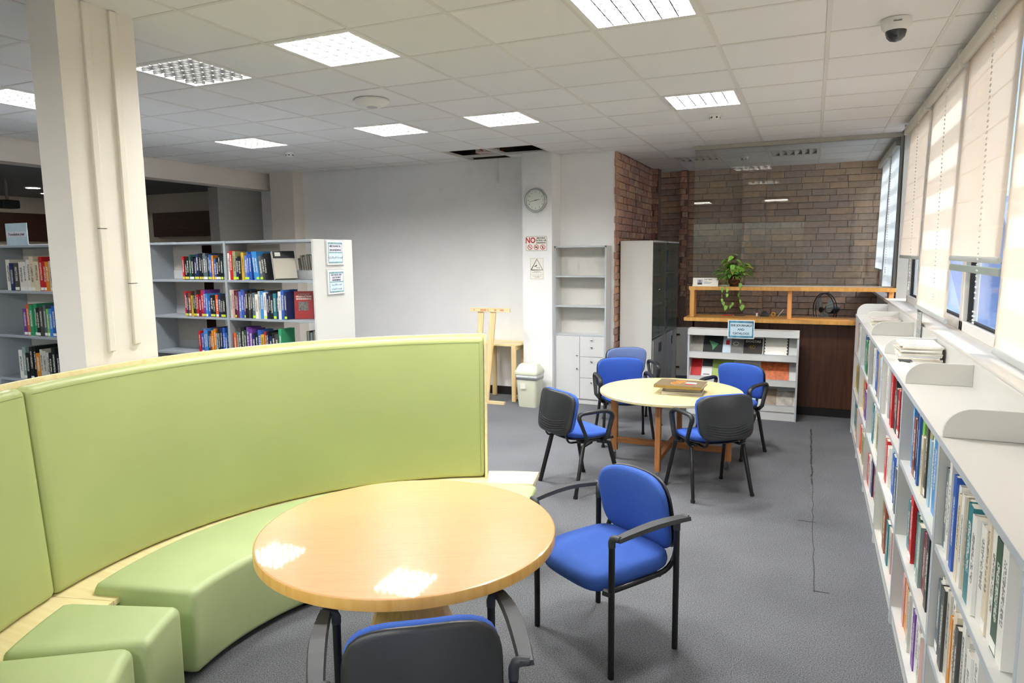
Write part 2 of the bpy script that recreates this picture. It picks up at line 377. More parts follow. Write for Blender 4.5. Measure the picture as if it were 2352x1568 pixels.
wall_back = struct(B(-8.05, YB, 0, XBK-.004, YB+.18, 3.112).build('wall_back', WALL), 'white painted back wall')
struct(B(-8.05, YB+.01, 3.112, XBK-.004, YB+.18, 3.6).build('wall_back_upper', CONC))  # upper wall coloured dark so the void over the tiles reads as shaded
wp = struct(B(-3.34, 8.05, 0, -2.95, YB, 3.112).build('wall_pillar', WALL), 'white pillar carrying the clock')
struct(B(-7.43, 8.15, 0, -7.0, YB, 3.112).build('wall_pillar', WALLW), 'white corner pillar beside the wide opening')
struct(B(-7.8, -4, 2.86, XL, YB, 3.6).build('wall_left', WALLW), 'white beam over the wide opening')
struct(B(-7.98, 7.5, 0, -7.8, 9.2, 2.86).build('wall_left_return', WALLD), 'grey wall piece beyond the opening')
trk = B(-3.83, YB-.025, 2.78, -3.79, YB, 3.1).build('conduit', WALL, wall_back, bevel=.004)
# pillar behind the sofa
col = struct(B(-3.49, 2.26, 0, -3.285, 2.67, 3.112).build('wall_column', mat('column_paint', '#e8e3da', .7, noise=.02, nscale=4)), 'cream square column behind the sofa')
for y0, y1, zb in ((2.38, 2.415, 1.40), (2.525, 2.562, 1.42)):
    B(-3.287, y0, zb, -3.268, y1, 3.1).build('cable_trunking', mat('trunking', '#e9e4d8', .5), col, bevel=.004)
    B(-3.288, y0-.002, 2.02 if y0 < 2.5 else 1.74, -3.2665, y1+.002, 2.023 if y0 < 2.5 else 1.743).build('trunking_joint', INK, col)
wf = MB().box(-7.8, -4.2, 0, 1.05, -4, .95).box(-7.8, -4.2, 2.75, 1.05, -4, 3.6)
for xa, xb in ((-7.8, -7.3), (-3.85, -3.55), (-.2, 1.05)): wf.box(xa, -4.2, .95, xb, -4, 2.75)
struct(wf.build('wall_front', WALL), 'white wall behind the camera with two guessed windows')
for i, (xa, xb) in enumerate(((-7.3, -3.85), (-3.55, -.2))):  # unseen windows, added to account for cool light on column and back wall
    f = MB()
    for a in ((xa, .95, xa+.06, 2.75), (xb-.06, .95, xb, 2.75), (xa, .95, xb, 1.01), (xa, 2.69, xb, 2.75), ((xa+xb)/2-.03, .95, (xa+xb)/2+.03, 2.75)): f.box(a[0], -4.13, a[1], a[2], -4.07, a[3])
    wo = struct(f.build('window_%d' % (i+11), FRAMEW), 'unseen window added behind the camera for cool daylight')
    B(xa+.05, -4.103, 1.0, xb-.05, -4.099, 2.7).build('pane', WING, wo)
# baseboards
struct(B(-7.0, YB-.014, 0, -3.34, YB, .11).build('baseboard_back', BASEB), 'black skirting along the white back wall')
struct(B(-3.35, 8.036, 0, -2.965, 8.05, .11).build('baseboard_pillar', BASEB))
# room beyond the opening
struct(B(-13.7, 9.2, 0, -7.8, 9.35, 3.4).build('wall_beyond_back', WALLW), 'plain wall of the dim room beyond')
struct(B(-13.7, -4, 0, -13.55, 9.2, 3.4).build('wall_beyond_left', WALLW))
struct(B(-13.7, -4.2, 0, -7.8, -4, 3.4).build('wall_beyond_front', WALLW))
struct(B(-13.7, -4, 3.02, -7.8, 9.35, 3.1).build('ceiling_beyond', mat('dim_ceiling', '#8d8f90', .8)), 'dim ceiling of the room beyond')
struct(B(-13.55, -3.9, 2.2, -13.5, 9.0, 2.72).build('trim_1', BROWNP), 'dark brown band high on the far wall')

# ceiling: slab, tiles, rails
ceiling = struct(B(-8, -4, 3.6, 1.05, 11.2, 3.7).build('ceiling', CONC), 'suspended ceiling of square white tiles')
LIT = [(1, -1), (-3, -1), (-5, -1), (-8, -1), (1, 3), (-3, 3), (-5, 3), (-8, 3)]   # (column left of, row) keyed by grid index
LIT = [(0, -1), (-3, -1), (-5, -1), (-8, -1), (0, 3), (-3, 3), (-5, 3), (-8, 3)]
OFF = [(-1, 9), (1, 9)]
HOLE = {(-5, 6), (-4, 6), (-5, 7)}
tile_me = B(.0125, .0125, .002, .5875, .5875, .014).mesh('ceiling_tile', TILE)
for ix in range(-11, 4):
    for iy in range(-6, 12):
        x0, y0 = GX+ix*T, GY+iy*T; x1, y1 = x0+T, y0+T
        if (ix, iy) in HOLE or (ix, iy) in LIT or (ix, iy) in OFF: continue
        if y0 >= YB-.1 and x1 <= XBK+.05: continue
        a0, a1, b0, b1 = max(x0, XL), min(x1, XR-.03), y0, y1
        if y0 < YB < y1 and x1 <= XBK: b1 = YB
        if y0 < YB < y1 and x0 < XBK < x1: pass
        if y0 >= YB: a0 = max(a0, XBK)
        b1 = min(b1, YO)
        if a1-a0 < .06 or b1-b0 < .06: continue
        jz = random.choice([0, 0, 0, .0015, -.001]); 
        if (ix, iy) in ((3, -1), (3, 1), (3, 2), (3, 3)): jz = .006
        if a1-a0 > .595 and b1-b0 > .595:
            inst(tile_me, 'ceiling_tile', ceiling, (x0, y0, CZ+jz))
        else:
            B(a0+.0125, b0+.0125, CZ+.002, a1-.0125, b1-.0125, CZ+.014).build('ceiling_tile', TILE, ceiling)
for ix in range(-10, 4):
    x = GX+ix*T; y1 = YB if x < XBK else YO
    B(x-.012, .28, CZ-.001, x+.012, y1, CZ+.03).build('ceiling_rail', RAIL, ceiling)
for iy in range(-6, 12):
    y = GY+iy*T; xa = XL if y < YB else XBK
    B(xa, y-.012, CZ-.0005, XR-.03, y+.012, CZ+.03).build('ceiling_rail', RAIL, ceiling)
B(XL, -4, 3.22, XR, .27, 3.25).build('ceiling_board', TILE, ceiling)
B(XL, .262, 3.1, XR, .28, 3.25).build('ceiling_board', TILE, ceiling)
# things in the void over the missing tiles
B(-4.3, 7.6, 3.34, -2.8, 7.75, 3.4).build('duct_strut', ALU, ceiling)
B(-4.15, 8.0, 3.2, -2.9, 8.04, 3.26).build('duct_strut', ALU, ceiling)
B(-4.0, 8.1, 3.16, -3.75, 8.3, 3.3).build('cable_box', WALLW, ceiling)
MB().tube([(-3.95, 7.62, 3.4), (-3.9, 7.8, 3.2), (-3.84, 7.98, 3.16)], .007, 6).build('red_cable', mat('red_cable', '#b52a22', .5), ceiling, smooth=True)
MB().tube([(-4.05, 8.2, 3.17), (-3.85, 8.25, 3.15), (-3.7, 8.3, 3.2)], .008, 6).build('red_cable', MATS['red_cable'], ceiling, smooth=True)
B(-4.17, 7.48, 3.104, -3.98, 7.50, 3.13).build('broken_tile_edge', TILE, ceiling)

# window wall
wr = struct(B(XR, -4, 0, 1.05, 11.1, 1.33).build('wall_right', WALL), 'white wall under the windows')
struct(B(XR, -4, 3.07, 1.05, 11.1, 3.6).build('wall_right_head', WALL))
struct(B(.725, -4, 1.33, .98, 10.95, 1.362).build('window_sill', mat('sill_paint', '#d8d3cc', .45)), 'long white window sill').location.z = 0
struct(B(XR-.02, 8.40, 1.362, 1.05, 8.56, 3.1).build('wall_right_pier', mat('grey_post', '#9b9d9b', .4)), 'grey post where the glass screen meets the windows')
WY = [(-4, -1.3), (-1.3, .05), (.05, 1.3), (1.3, 2.6), (2.6, 3.87), (3.87, 5.15), (5.15, 6.55), (6.55, 7.95), (8.56, 9.75), (9.75, 10.93)]
for i, (y0, y1) in enumerate(WY):
    f = MB(); x0, x1 = .88, .96
    for a, b_, c, d in ((y0, y0+.055, 1.362, 3.07), (y1-.055, y1, 1.362, 3.07), (y0, y1, 1.362, 1.425), (y0, y1, 3.0, 3.07)):
        f.box(x0, a, c, x1, b_, d)
    wo = struct(f.build('window_%d' % (i+1), FRAMEW, bevel=.004), 'white framed window, pane %s along the wall' % ORD[i])
    g = MB()
    for a, b_, c, d in ((y0+.055, y0+.075, 1.425, 3.0), (y1-.085, y1-.055, 1.425, 3.0), (y0+.055, y1-.055, 1.425, 1.437)):
        g.box(.905, a, c, .93, b_, d)
    g.build('gasket', RUBBER, wo)
    B(.915, y0+.07, 1.435, .919, y1-.08, 3.0).build('pane', WING, wo)
# outside
struct(B(1.05, -8, -.4, 16, 40, -.3).build('ground_outside', mat('pale_paving', '#b5b4b0', .9)))
t = thing('hoarding', 'blue painted hoarding with pale slanting braces outside the windows', 'hoarding', (3.2, 13.2, -.3))
B(-1.9, 0, 0, 4.5, .1, 3.0).build('board', mat('hoarding_blue', '#8aa6d8', .6, noise=.1, nscale=.7), t)
for x in (-.9, .2):
    MB().prism([(x, .2), (x+.2, .2), (x-.55, 2.9), (x-.75, 2.9)], -.12, -.02).build('brace', mat('brace_pale', '#b9d2f2', .5), t)
B(-1.55, -.3, 0, -1.3, -.1, 2.9).build('post', PLAST, t)
B(-2.0, -.6, 0, -1.7, -.2, 3.0).build('pier', mat('pale_pink', '#d9cdc8', .7), t)

# brick office walls
def bricks_for(rootname, label, plane, u0, u1, z0, z1, keep, mm, fixed, outdir, limit=300, rowh=.086, lmin=.17, lmax=.34):
    # plane 'x' : wall at x = fixed, bricks run along y; plane 'y': wall at y = fixed, run along x
    if plane == 'x': root = B(fixed-.2, u0+.19, 0, fixed-.005, u1, 3.3)
    else: root = B(u0, fixed+.005, 0, u1, fixed+.2, 3.3)
    root = struct(root.build(rootname, MORTAR), label)
    variants = {}
    def bm_(L, k):
        key = (round(L, 2), k)
        if key in variants: return variants[key]
        h = rowh-.005; j = lambda a: random.uniform(-a, a)
        o = [(0, 0), (L*.33, 0), (L*.66, 0), (L, 0), (L, h), (L*.66, h), (L*.33, h), (0, h)]
        o = [(u+j(.003), v+j(.003)) for u, v in o]
        vs = [(u, -.006, v) for u, v in o]+[(u*.985+.0075*L, .012+j(.007), v*.93+.003) for u, v in o]
        fs = [(i, (i+1) % 8, 8+(i+1) % 8, 8+i) for i in range(8)]+[(8, 9, 14, 15), (9, 10, 13, 14), (10, 11, 12, 13)]
        if plane == 'x': vs = [(d, u, v) for u, d, v in vs]; fs = fs
        else: vs = [(u, -d, v) for u, d, v in vs]; fs = [tuple(reversed(f)) for f in fs]
        if plane == 'x': fs = [tuple(reversed(f)) for f in fs]
        b = MB().add(vs, [tuple(reversed(f)) for f in fs]); variants[key] = (b, b.mesh('brick', mm)); return variants[key]
    cnt = 0; rest = MB(); z = z0; lens = [lmin+(lmax-lmin)*i/4 for i in range(5)]
    cells = []
    while z < z1-.02:
        u = u0-random.uniform(0, .2)
        while u < u1:
            L = random.choice(lens); a = u; u += L
            if a+L < u0+.02: continue
            if a < u0-.02 or a+L > u1+.03: 
                a2 = max(a, u0-random.uniform(0, .012)); e2 = min(a+L, u1); L2 = e2-a2
                if L2 < .05: continue
                a = a2; Luse = round(L2, 2)
            else: Luse = L-.005
            if keep(a, Luse, z): cells.append((a, Luse, z))
        z += rowh
    for a, L, z in cells:
        b, me = bm_(L, random.randrange(3))
        loc = (fixed+random.uniform(-.004, .006), a, z) if plane == 'x' else (a, fixed-random.uniform(-.004, .006), z)
        if cnt < limit: inst(me, 'brick', root, loc); cnt += 1
        else:
            rest.add([(v[0]+loc[0], v[1]+loc[1], v[2]+loc[2]) for v in b.v], b.f)
    if rest.v: q = rest.build('brick_remainder', mm, root); q['kind'] = 'stuff'
    return root
bricks_for('wall_office_left', 'reddish stone brick side wall of the office', 'x', YB-.01, 10.42, .0, 3.1, lambda a, L, z: z > 1.9 or a < 8.55, BRICKS, XBK, 1)
bricks_for('wall_office_back', 'brown stone brick wall behind the glass screen', 'y', XBK, .87, .86, 3.1, lambda a, L, z: not (-.98 < a and a+L < -.66), BRICK, YO, -1, rowh=.09, lmin=.2, lmax=.36)
bricks_for('wall_office_pier', 'stone brick pier in the office corner', 'y', -2.235, -2.14, 1.9, 3.1, lambda a, L, z: True, BRICKS, 10.42, -1, lmin=.09, lmax=.12)
bricks_for('wall_office_pier', 'slim stone brick pier at the office back wall', 'y', -1.88, -1.78, 1.2, 3.1, lambda a, L, z: True, BRICKS, 10.8, -1, lmin=.09, lmax=.12)
bricks_for('wall_office_pier', 'stone brick pier standing out behind the plant', 'y', -.98, -.66, .86, 3.1, lambda a, L, z: True, BRICK, 10.83, -1, rowh=.09, lmin=.16, lmax=.3)
struct(B(XBK-.2, YO+.2, 0, 1.05, YO+.3, 3.6).build('wall_office_backing', MORTAR))

# ------------------------------------------------------------------ ceiling lights
LENS = emit('led_lens', '#fefdfb', PANEL_POWER); LENSD = emit('led_lens_dim', '#fefdfb', PANEL_POWER*.22)
REFL = mat('louvre_white', '#e8e6e0', .3); REFLG = mat('louvre_grey', '#c9c8c3', .4)
lens_v = MB().lathe([(.030, -.002), (.024, -.016), (.010, -.022)], 8)
LENS_ME = lens_v.mesh('lens', LENS, True); LENSD_ME = MB().box(-.022, -.022, -.012, .022, .022, 0).mesh('lens', LENSD)
fm = MB()
for a in ((-.288, -.288, .288, -.262), (-.288, .262, .288, .288), (-.288, -.262, -.262, .262), (.262, -.262, .288, .262)):
    fm.box(a[0], a[1], -.001, a[2], a[3], .012)
FRAME_ME = fm.mesh('frame', REFL)
HOUS_ME = MB().box(-.288, -.288, .055, .288, .288, .062).box(-.288, -.288, .012, -.28, .288, .055).box(.28, -.288, .012, .288, .288, .055).box(-.28, -.288, .012, .28, -.28, .055).box(-.28, .28, .012, .28, .288, .055).mesh('housing', mat('housing_satin', '#6d6d6a', .5))
LOUV = mat('louvre_blade_satin', '#31312f', .5)
BLX = MB().prism([(-.003, 0), (.003, 0), (.006, .03), (-.006, .03)], -.262, .262, 'y').mesh('louvre_blade', LOUV)
BLY = MB().prism([(-.003, 0), (.003, 0), (.006, .03), (-.006, .03)], -.262, .262, 'x').mesh('louvre_blade', LOUV)
PX_ = [-.262+.524/6*(k+.5) for k in range(6)]
LBL = {(0, -1): 'lit ceiling light cut by the top of the picture', (-3, -1): 'large lit ceiling light above the green sofa', (-5, -1): 'dim ceiling light next to the cream column',
       (-8, -1): 'lit ceiling light at the left edge behind the column', (0, 3): 'lit ceiling light over the far round table', (-3, 3): 'lit ceiling light nearest the missing tiles',
       (-5, 3): 'lit ceiling light right of the white dome on the ceiling', (-8, 3): 'smallest lit ceiling light near the wide opening'}
for (ix, iy), lb in LBL.items():
    t = thing('ceiling_light', lb, 'ceiling light', (GX+(ix+.5)*T, GY+(iy+.5)*T, CZ), 0, 'square ceiling lights')
    inst(FRAME_ME, 'frame', t); inst(HOUS_ME, 'housing', t)
    for k in range(5):
        u = -.262+.524/6*(k+1)
        inst(BLX, 'louvre_blade', t, (u, 0, 0)); inst(BLY, 'louvre_blade', t, (0, u, 0))
    dim = (ix, iy) == (-5, -1)
    for px in PX_:
        for py in PX_: inst(LENSD_ME if dim else LENS_ME, 'lens', t, (px, py, .03 if dim else .034))
for i, (cx, cy) in enumerate([(x, y) for y in (1.177, -1.223) for x in (-.872, -2.672, -3.872, -5.672)]):
    t = thing('ceiling_light', 'ceiling light behind the picture, %s of eight' % ORD[i], 'ceiling light', (cx, cy, CZ), 0, 'square ceiling lights')
    inst(FRAME_ME, 'frame', t); inst(HOUS_ME, 'housing', t)
    dm = MB()
    dm.add([(-.262, -.262, .03), (-.262, .262, .03), (.262, .262, .03), (.262, -.262, .03)], [(0, 1, 2, 3)])
    dm.build('diffuser', emit('led_diffuser', '#fefdfb', PANEL_POWER*.36), t)
for (ix, iy), lb in zip(OFF, ('unlit ceiling light at the left behind the glass screen', 'unlit ceiling light at the right behind the glass screen')):
    t = thing('ceiling_light', lb, 'ceiling light', (GX+(ix+.5)*T, GY+(iy+.5)*T, CZ), 0, 'unlit ceiling lights')
    inst(FRAME_ME, 'frame', t); inst(HOUS_ME, 'housing', t)
    for k in range(6):
        MB().prism([(PX_[k]-.04, .0), (PX_[k]-.03, .0), (PX_[k]+.045, .05), (PX_[k]+.03, .05)], -.262, .262, 'y').build('reflector', REFLG, t)
# detectors, access point, camera
def detector(x, y, lb, z=CZ):
    t = thing('smoke_detector', lb, 'smoke detector', (x, y, z), 0, 'smoke detectors')
    MB().lathe([(.05, 0), (.052, -.012), (.05, -.022)], 24).build('base', PLAST, t, smooth='auto')
    MB().lathe([(.046, -.022), (.044, -.04), (.03, -.052), (.012, -.054)], 24).build('head', PLAST, t, smooth='auto')
    for k in range(6):
        a = k*PI/3; B(-.008, -.003, -.006, .008, .003, .006).build('vent_slot', INK, t, loc=(.044*C(a), .044*S(a), -.034), rot=(0, 0, a+PI/2))
detector(-.859, 6.594, 'white smoke detector beyond the light over the far table')
detector(-.871, 9.667, 'white smoke detector behind the glass screen')
detector(-5.767, 6.684, 'white smoke detector beside the smallest ceiling light')
t = thing('access_point', 'white round dome on the ceiling between the lights', 'wifi dome', (-3.272, 4.777, CZ))
MB().lathe([(.135, 0), (.14, -.014), (.125, -.035), (.08, -.052), (.045, -.056)], 36).build('shell', PLAST, t, smooth='auto')
MB().lathe([(.045, -.0561), (.044, -.058), (.036, -.0585), (.03, -.0575)], 30).build('ring', mat('ring_grey', '#b9bcc2', .4), t, smooth=True)
t = thing('dome_camera', 'white security camera with dark dome on the ceiling', 'camera', (.36, 4.39, CZ))
MB().lathe([(.074, 0), (.076, -.02), (.07, -.045), (.055, -.06)], 36).build('housing', PLAST, t, smooth='auto')
MB().lathe([(.052, -.058), (.051, -.07), (.044, -.092), (.028, -.108), (.008, -.114)], 32).build('dome', mat('smoked_dome', '#3a3d41', .06, spec=.8), t, smooth=True)
MB().lathe([(.02, 0), (.022, .02), (.015, .024)], 16).build('lens_barrel', INK, t, loc=(-.012, -.044, -.085), rot=(-2.0, 0, .2))
B(-.02, -.0755, -.028, .02, -.0735, -.02).build('name_strip', mat('strip_grey', '#8d8f90', .5), t)

# ------------------------------------------------------------------ curved sofa
SC = (-1.23, 2.35)
def rprof(r0, r1, z0, z1, rad, n=4):
    pr = []
    for cx, cz, a0 in ((r1-rad, z0+rad, -PI/2), (r1-rad, z1-rad, 0), (r0+rad, z1-rad, PI/2), (r0+rad, z0+rad, PI)):
        for k in range(n+1): a = a0+k*PI/2/n; pr.append((cx+rad*C(a), cz+rad*S(a)))
    return pr
def sector(mb, a0, a1, prof, step=2.0, lean=None, endround=0.0, rfun=None):
    # prof: closed polygon in (r, z); swept about the sofa centre between angles in degrees
    n = max(2, int(abs(a1-a0)/step)); angs = [a0+(a1-a0)*i/n for i in range(n+1)]
    rc = sum(p[0] for p in prof)/len(prof); zc = sum(p[1] for p in prof)/len(prof)
    ring = []
    def put(a, shrink):
        rr = []
        for r, z in prof:
            r_ = rc+(r-rc)*1.0; z_ = z
            if shrink:
                r_ = rc+(r-rc)*(1-shrink/(abs(r-rc)+1e-6)) if abs(r-rc) > shrink else rc
                z_ = zc+(z-zc)*(1-shrink/(abs(z-zc)+1e-6)) if abs(z-zc) > shrink else zc
            if lean: r_ += lean(z_)
            if rfun: r_ = rfun(a, r_)
            t = math.radians(a); rr.append((SC[0]+r_*C(t), SC[1]+r_*S(t), z_))
        ring.append(rr)
    if endround:
        e = math.degrees(endround/rc)*(1 if a1 > a0 else -1)
        put(a0, endround*.75); put(a0+.3*e, endround*.28); put(a0+e, 0)
        for a in angs:
            if abs(a-a0) > abs(e)*1.05 and abs(a-a1) > abs(e)*1.05: put(a, 0)
        put(a1-e, 0); put(a1-.3*e, endround*.28); put(a1, endround*.75)
    else:
        for a in angs: put(a, 0)
    m_ = len(prof); vs = [v for r in ring for v in r]; fs = []
    for i in range(len(ring)-1):
        for k in range(m_): fs.append((i*m_+k, (i+1)*m_+k, (i+1)*m_+(k+1) % m_, i*m_+(k+1) % m_))
    fs += [tuple(range(m_)), tuple(range((len(ring)-1)*m_+m_-1, (len(ring)-1)*m_-1, -1))]
    return mb.add(vs, fs)
sofa = thing('curved_sofa', 'long curved booth sofa in lime green with plywood frame', 'sofa')
lean = lambda z: max(0, (z-.37))*.06
sector(MB(), 113.6, 194.8, rprof(1.875, 1.955, .374, 1.322, .03), 1.6, lean, .022).build('back_cushion', GREEN, sofa, smooth=True)
sector(MB(), 195.1, 262, rprof(1.875, 1.955, .374, 1.322, .03), 1.6, lean, .022).build('back_cushion', GREEN, sofa, smooth=True)
sector(MB(), 113.0, 262.4, [(1.96, .3), (1.978, .3), (1.978, 1.338), (1.96, 1.338)], 1.5, lean).build('back_panel', PLY, sofa)
SEAM = mat('seam_green', '#7f8d4d', .6)
for a0, a1 in ((114.2, 194.2), (195.7, 261.4)):
    arc = [math.radians(a0+(a1-a0)*k/50) for k in range(51)]; rs = 1.8748+lean(1.288)
    MB().tube([(SC[0]+rs*C(a), SC[1]+rs*S(a), 1.288) for a in arc], .0013, 5).build('seam', SEAM, sofa, smooth=True)
a_ = math.radians(114.35); MB().tube([(SC[0]+(1.8748+lean(z))*C(a_), SC[1]+(1.8748+lean(z))*S(a_), z) for z in (.41, .7, 1.0, 1.286)], .0013, 5).build('seam', SEAM, sofa, smooth=True)
# edge lip of the frame
sector(MB(), 113.0, 113.5, [(1.875, .372), (1.978, .372), (1.978, 1.338), (1.93, 1.338)], .5, lean).build('end_batten', PLY, sofa)
sector(MB(), 112.8, 194.9, [(1.60, .345), (1.958, .345), (1.958, .37), (1.60, .37)], 1.6).build('seat_plank', PLY, sofa)
sector(MB(), 195.0, 262.4, [(1.60, .345), (1.958, .345), (1.958, .37), (1.60, .37)], 1.6).build('seat_plank', PLY, sofa)
sector(MB(), 113.5, 262, [(1.90, .0), (1.93, .0), (1.93, .345), (1.90, .345)], 2).build('base_panel', PLY, sofa)
def rseat(a, r):
    k = max(0, min(1, (a-101)/45)); rb = 1.62+.16*k - max(0, (a-165)/29)*.04
    return 1.235+(r-1.235)*(rb-1.235)/(1.745-1.235)
sector(MB(), 101.3, 193.6, rprof(1.235, 1.745, .03, .418, .032), 1.8, None, .025, rseat).build('seat_block', GREEN_LIT, sofa, smooth=True)
sector(MB(), 198.6, 211.8, rprof(1.22, 1.745, .03, .418, .032), 1.8, None, .025).build('seat_block', GREEN_LIT, sofa, smooth=True)
sector(MB(), 213.2, 240, rprof(1.26, 1.76, .03, .43, .036), 1.8, None, .03).build('seat_block', GREEN_LIT, sofa, smooth=True)
for a in (105, 130, 160, 190, 202, 209, 217, 236):
    for r in (1.3, 1.55):
        t_ = math.radians(a); x, y = SC[0]+r*C(t_), SC[1]+r*S(t_)
        MB().cyl((x, y, 0), (x, y, .035), .018, n=10).build('foot', RUBBER, sofa)
sector(MB(), 102.4, 112.7, [(1.635, .385), (1.89, .385), (1.89, .415), (1.635, .415)], 3).build('end_shelf', PLY, sofa)
sector(MB(), 103.0, 112.5, [(1.66, 0), (1.87, 0), (1.87, .385), (1.66, .385)], 3).build('end_box', PLY, sofa)

# ------------------------------------------------------------------ near round table
t = thing('round_table', 'large round honey oak table in front of the green sofa', 'table', (-1.5, 2.35, 0))
R_ = .61
MB().lathe([(R_-.006, .704), (R_, .708), (R_, .712)], 96).build('underside_rim', OAKE, t, smooth='auto')
MB().lathe([(R_, .712), (R_, .745), (R_-.002, .748)], 96, cap=False).build('edge_band', OAKE, t, smooth=True)
MB().lathe([(R_-.002, .7125), (R_-.002, .748), (R_-.008, .75)], 96).build('tabletop', OAK, t, smooth='auto', rot=(0, 0, math.radians(25)))
def octp(r0, r1, z0, z1, tw=0): return MB().lathe([(r0, z0), (r1, z1)], 6)
octp(.13, .19, .52, .704).build('pedestal_head', OAKB, t)
octp(.185, .165, .49, .52).build('pedestal_collar', OAKB, t)
octp(.20, .13, .30, .49).build('pedestal_waist', OAKB, t)
octp(.165, .20, .06, .30).build('pedestal_body', OAKB, t)
octp(.30, .28, .0, .06).build('pedestal_foot', OAKB, t)

# ------------------------------------------------------------------ far round table on castors
t = thing('round_table', 'round pale maple table on castors with brown timber legs', 'table', (-1.105, 6.03, 0))
MB().lathe([(.611, .646), (.615, .65), (.615, .667), (.611, .67)], 80).build('tabletop', MAPLE, t, smooth='auto')
LEGS = ((-.42, .10, 0), (.42, -.10, 0), (-.12, -.40, 0), (.12, .40, 0))
ang = 0.0
for k in range(4):
    a = ang+k*PI/2; x, y = .5*C(a), .5*S(a)
    MB().box(-.03, -.022, .085, .03, .022, .646).build('leg', TEAK, t, bevel=.003, loc=(x, y, 0), rot=(0, 0, a))
    c_ = MB().cyl((0, 0, .085), (0, 0, .06), .014, n=12)
    c_.box(-.022, -.013, .028, .012, -.010, .066).box(-.022, .010, .028, .012, .013, .066)
    co = c_.build('castor', CHROME, t, loc=(x, y, 0), rot=(0, 0, a*1.7))
    MB().tube([(-.008, -.009, .028), (-.008, .009, .028)], .027, 18).build('castor_wheel', mat('castor_wheel', '#57605c', .3), co)
for k in range(2):
    a = ang+k*PI/2
    MB().box(-.47, -.02, .155, .47, .02, .205).build('stretcher', TEAKH, t, bevel=.003, rot=(0, 0, a), loc=(0, 0, .0 if k else .0005))
    MB().box(-.47, -.02, .60, .47, .02, .645).build('apron', TEAKH, t, rot=(0, 0, a), loc=(0, 0, 0))

# ------------------------------------------------------------------ books on the far table
def book(name, w_, h_, d_, cm, label, cat='book', group=None, pages=PAGES, sticker=None, sh=.028):
    # local frame: spine on -Y, thickness along X (0..w), height along Z, depth along +Y
    cv = MB(); tb = min(.0022, w_*.16)
    cv.box(0, 0, 0, tb, d_, h_).box(w_-tb, 0, 0, w_, d_, h_).box(tb, 0, 0, w_-tb, tb, h_)
    o = cv.build(name, cm); tag(o, label, cat, group)
    B(tb, tb, .003, w_-tb, d_-.004, h_-.004).build('pages', pages, o)
    if sticker: B(.0012, -.0006, .006, w_-.0012, 0, .006+sh).build('spine_label', sticker, o)
    return o
BM = {}
def bookmat(col, ink='#f2f0ea', two=None):
    key = (col, ink, two)
    if key in BM: return BM[key]
    m, n, l, b = base('cover_'+col.strip('#')); tc = n.new('ShaderNodeTexCoord'); sp = n.new('ShaderNodeSeparateXYZ'); l.new(tc.outputs['Generated'], sp.inputs[0])
    def mth(op, a, v=None, b2=None):
        q = n.new('ShaderNodeMath'); q.operation = op
        if hasattr(a, 'type'): l.new(a, q.inputs[0])
        else: q.inputs[0].default_value = a
        if b2 is not None: l.new(b2, q.inputs[1])
        elif v is not None: q.inputs[1].default_value = v
        return q.outputs[0]
    oi = n.new('ShaderNodeObjectInfo')
    spine = mth('LESS_THAN', sp.outputs[1], .02)
    xb = mth('LESS_THAN', mth('ABSOLUTE', mth('SUBTRACT', sp.outputs[0], .5)), .24)
    zc = mth('ADD', mth('MULTIPLY', oi.outputs['Random'], .12), .5)
    zb = mth('LESS_THAN', mth('ABSOLUTE', mth('SUBTRACT', sp.outputs[2], None, zc)), .26)
    cb = n.new('ShaderNodeCombineXYZ'); l.new(mth('MULTIPLY', sp.outputs[0], 3.0), cb.inputs[0]); l.new(mth('MULTIPLY', sp.outputs[2], 34.0), cb.inputs[2]); l.new(mth('MULTIPLY', oi.outputs['Random'], 50.0), cb.inputs[1])
    t = n.new('ShaderNodeTexNoise'); t.inputs['Scale'].default_value = 1.6; t.inputs['Detail'].default_value = 2; l.new(cb.outputs[0], t.inputs['Vector'])
    tx = mth('GREATER_THAN', t.outputs['Fac'], .47)
    f = mth('MULTIPLY', mth('MULTIPLY', spine, None, xb), None, mth('MULTIPLY', zb, None, tx))
    f = mth('MULTIPLY', f, .8)
    mx = n.new('ShaderNodeMixRGB'); l.new(f, mx.inputs[0]); mx.inputs[2].default_value = lin(ink)
    if two:
        m2 = n.new('ShaderNodeMixRGB'); l.new(mth('GREATER_THAN', sp.outputs[2], two[1]), m2.inputs[0]); m2.inputs[1].default_value = lin(col); m2.inputs[2].default_value = lin(two[0]); l.new(m2.outputs[0], mx.inputs[1])
    else: mx.inputs[1].default_value = lin(col)
    l.new(mx.outputs[0], b.inputs['Base Color']); b.inputs['Roughness'].default_value = .35
    BM[key] = m; return m
# stack: lying flat, spine towards the camera side
def flat(name, w_, h_, d_, cm, label, loc, rz, pages=PAGES, flip=False):
    # lies on its board: thickness up; long side along local X
    o = book(name, w_, h_, d_, cm, label, 'book', 'books stacked on the far table', pages)
    # book frame -> flat frame : X(thickness)->Z, Z(height)->X, Y stays
    o.rotation_euler = Matrix(((0, 0, 1), (0, 1, 0), (-1, 0, 0))).to_euler()
    m3 = Matrix.Rotation(rz, 3, 'Z') @ Matrix(((0, 0, 1), (0, 1, 0), (-1, 0, 0)))
    if flip: m3 = Matrix.Rotation(rz+PI, 3, 'Z') @ Matrix(((0, 0, 1), (0, 1, 0), (-1, 0, 0)))
    o.matrix_world = Matrix.Translation(loc) @ m3.to_4x4(); return o
TT = .6703
rz = .08
def onT(dx, dy, z): v = Matrix.Rotation(rz, 3, 'Z') @ Vector((dx, dy, 0)); return (-1.0+v.x, 5.98+v.y, z)
zz = TT
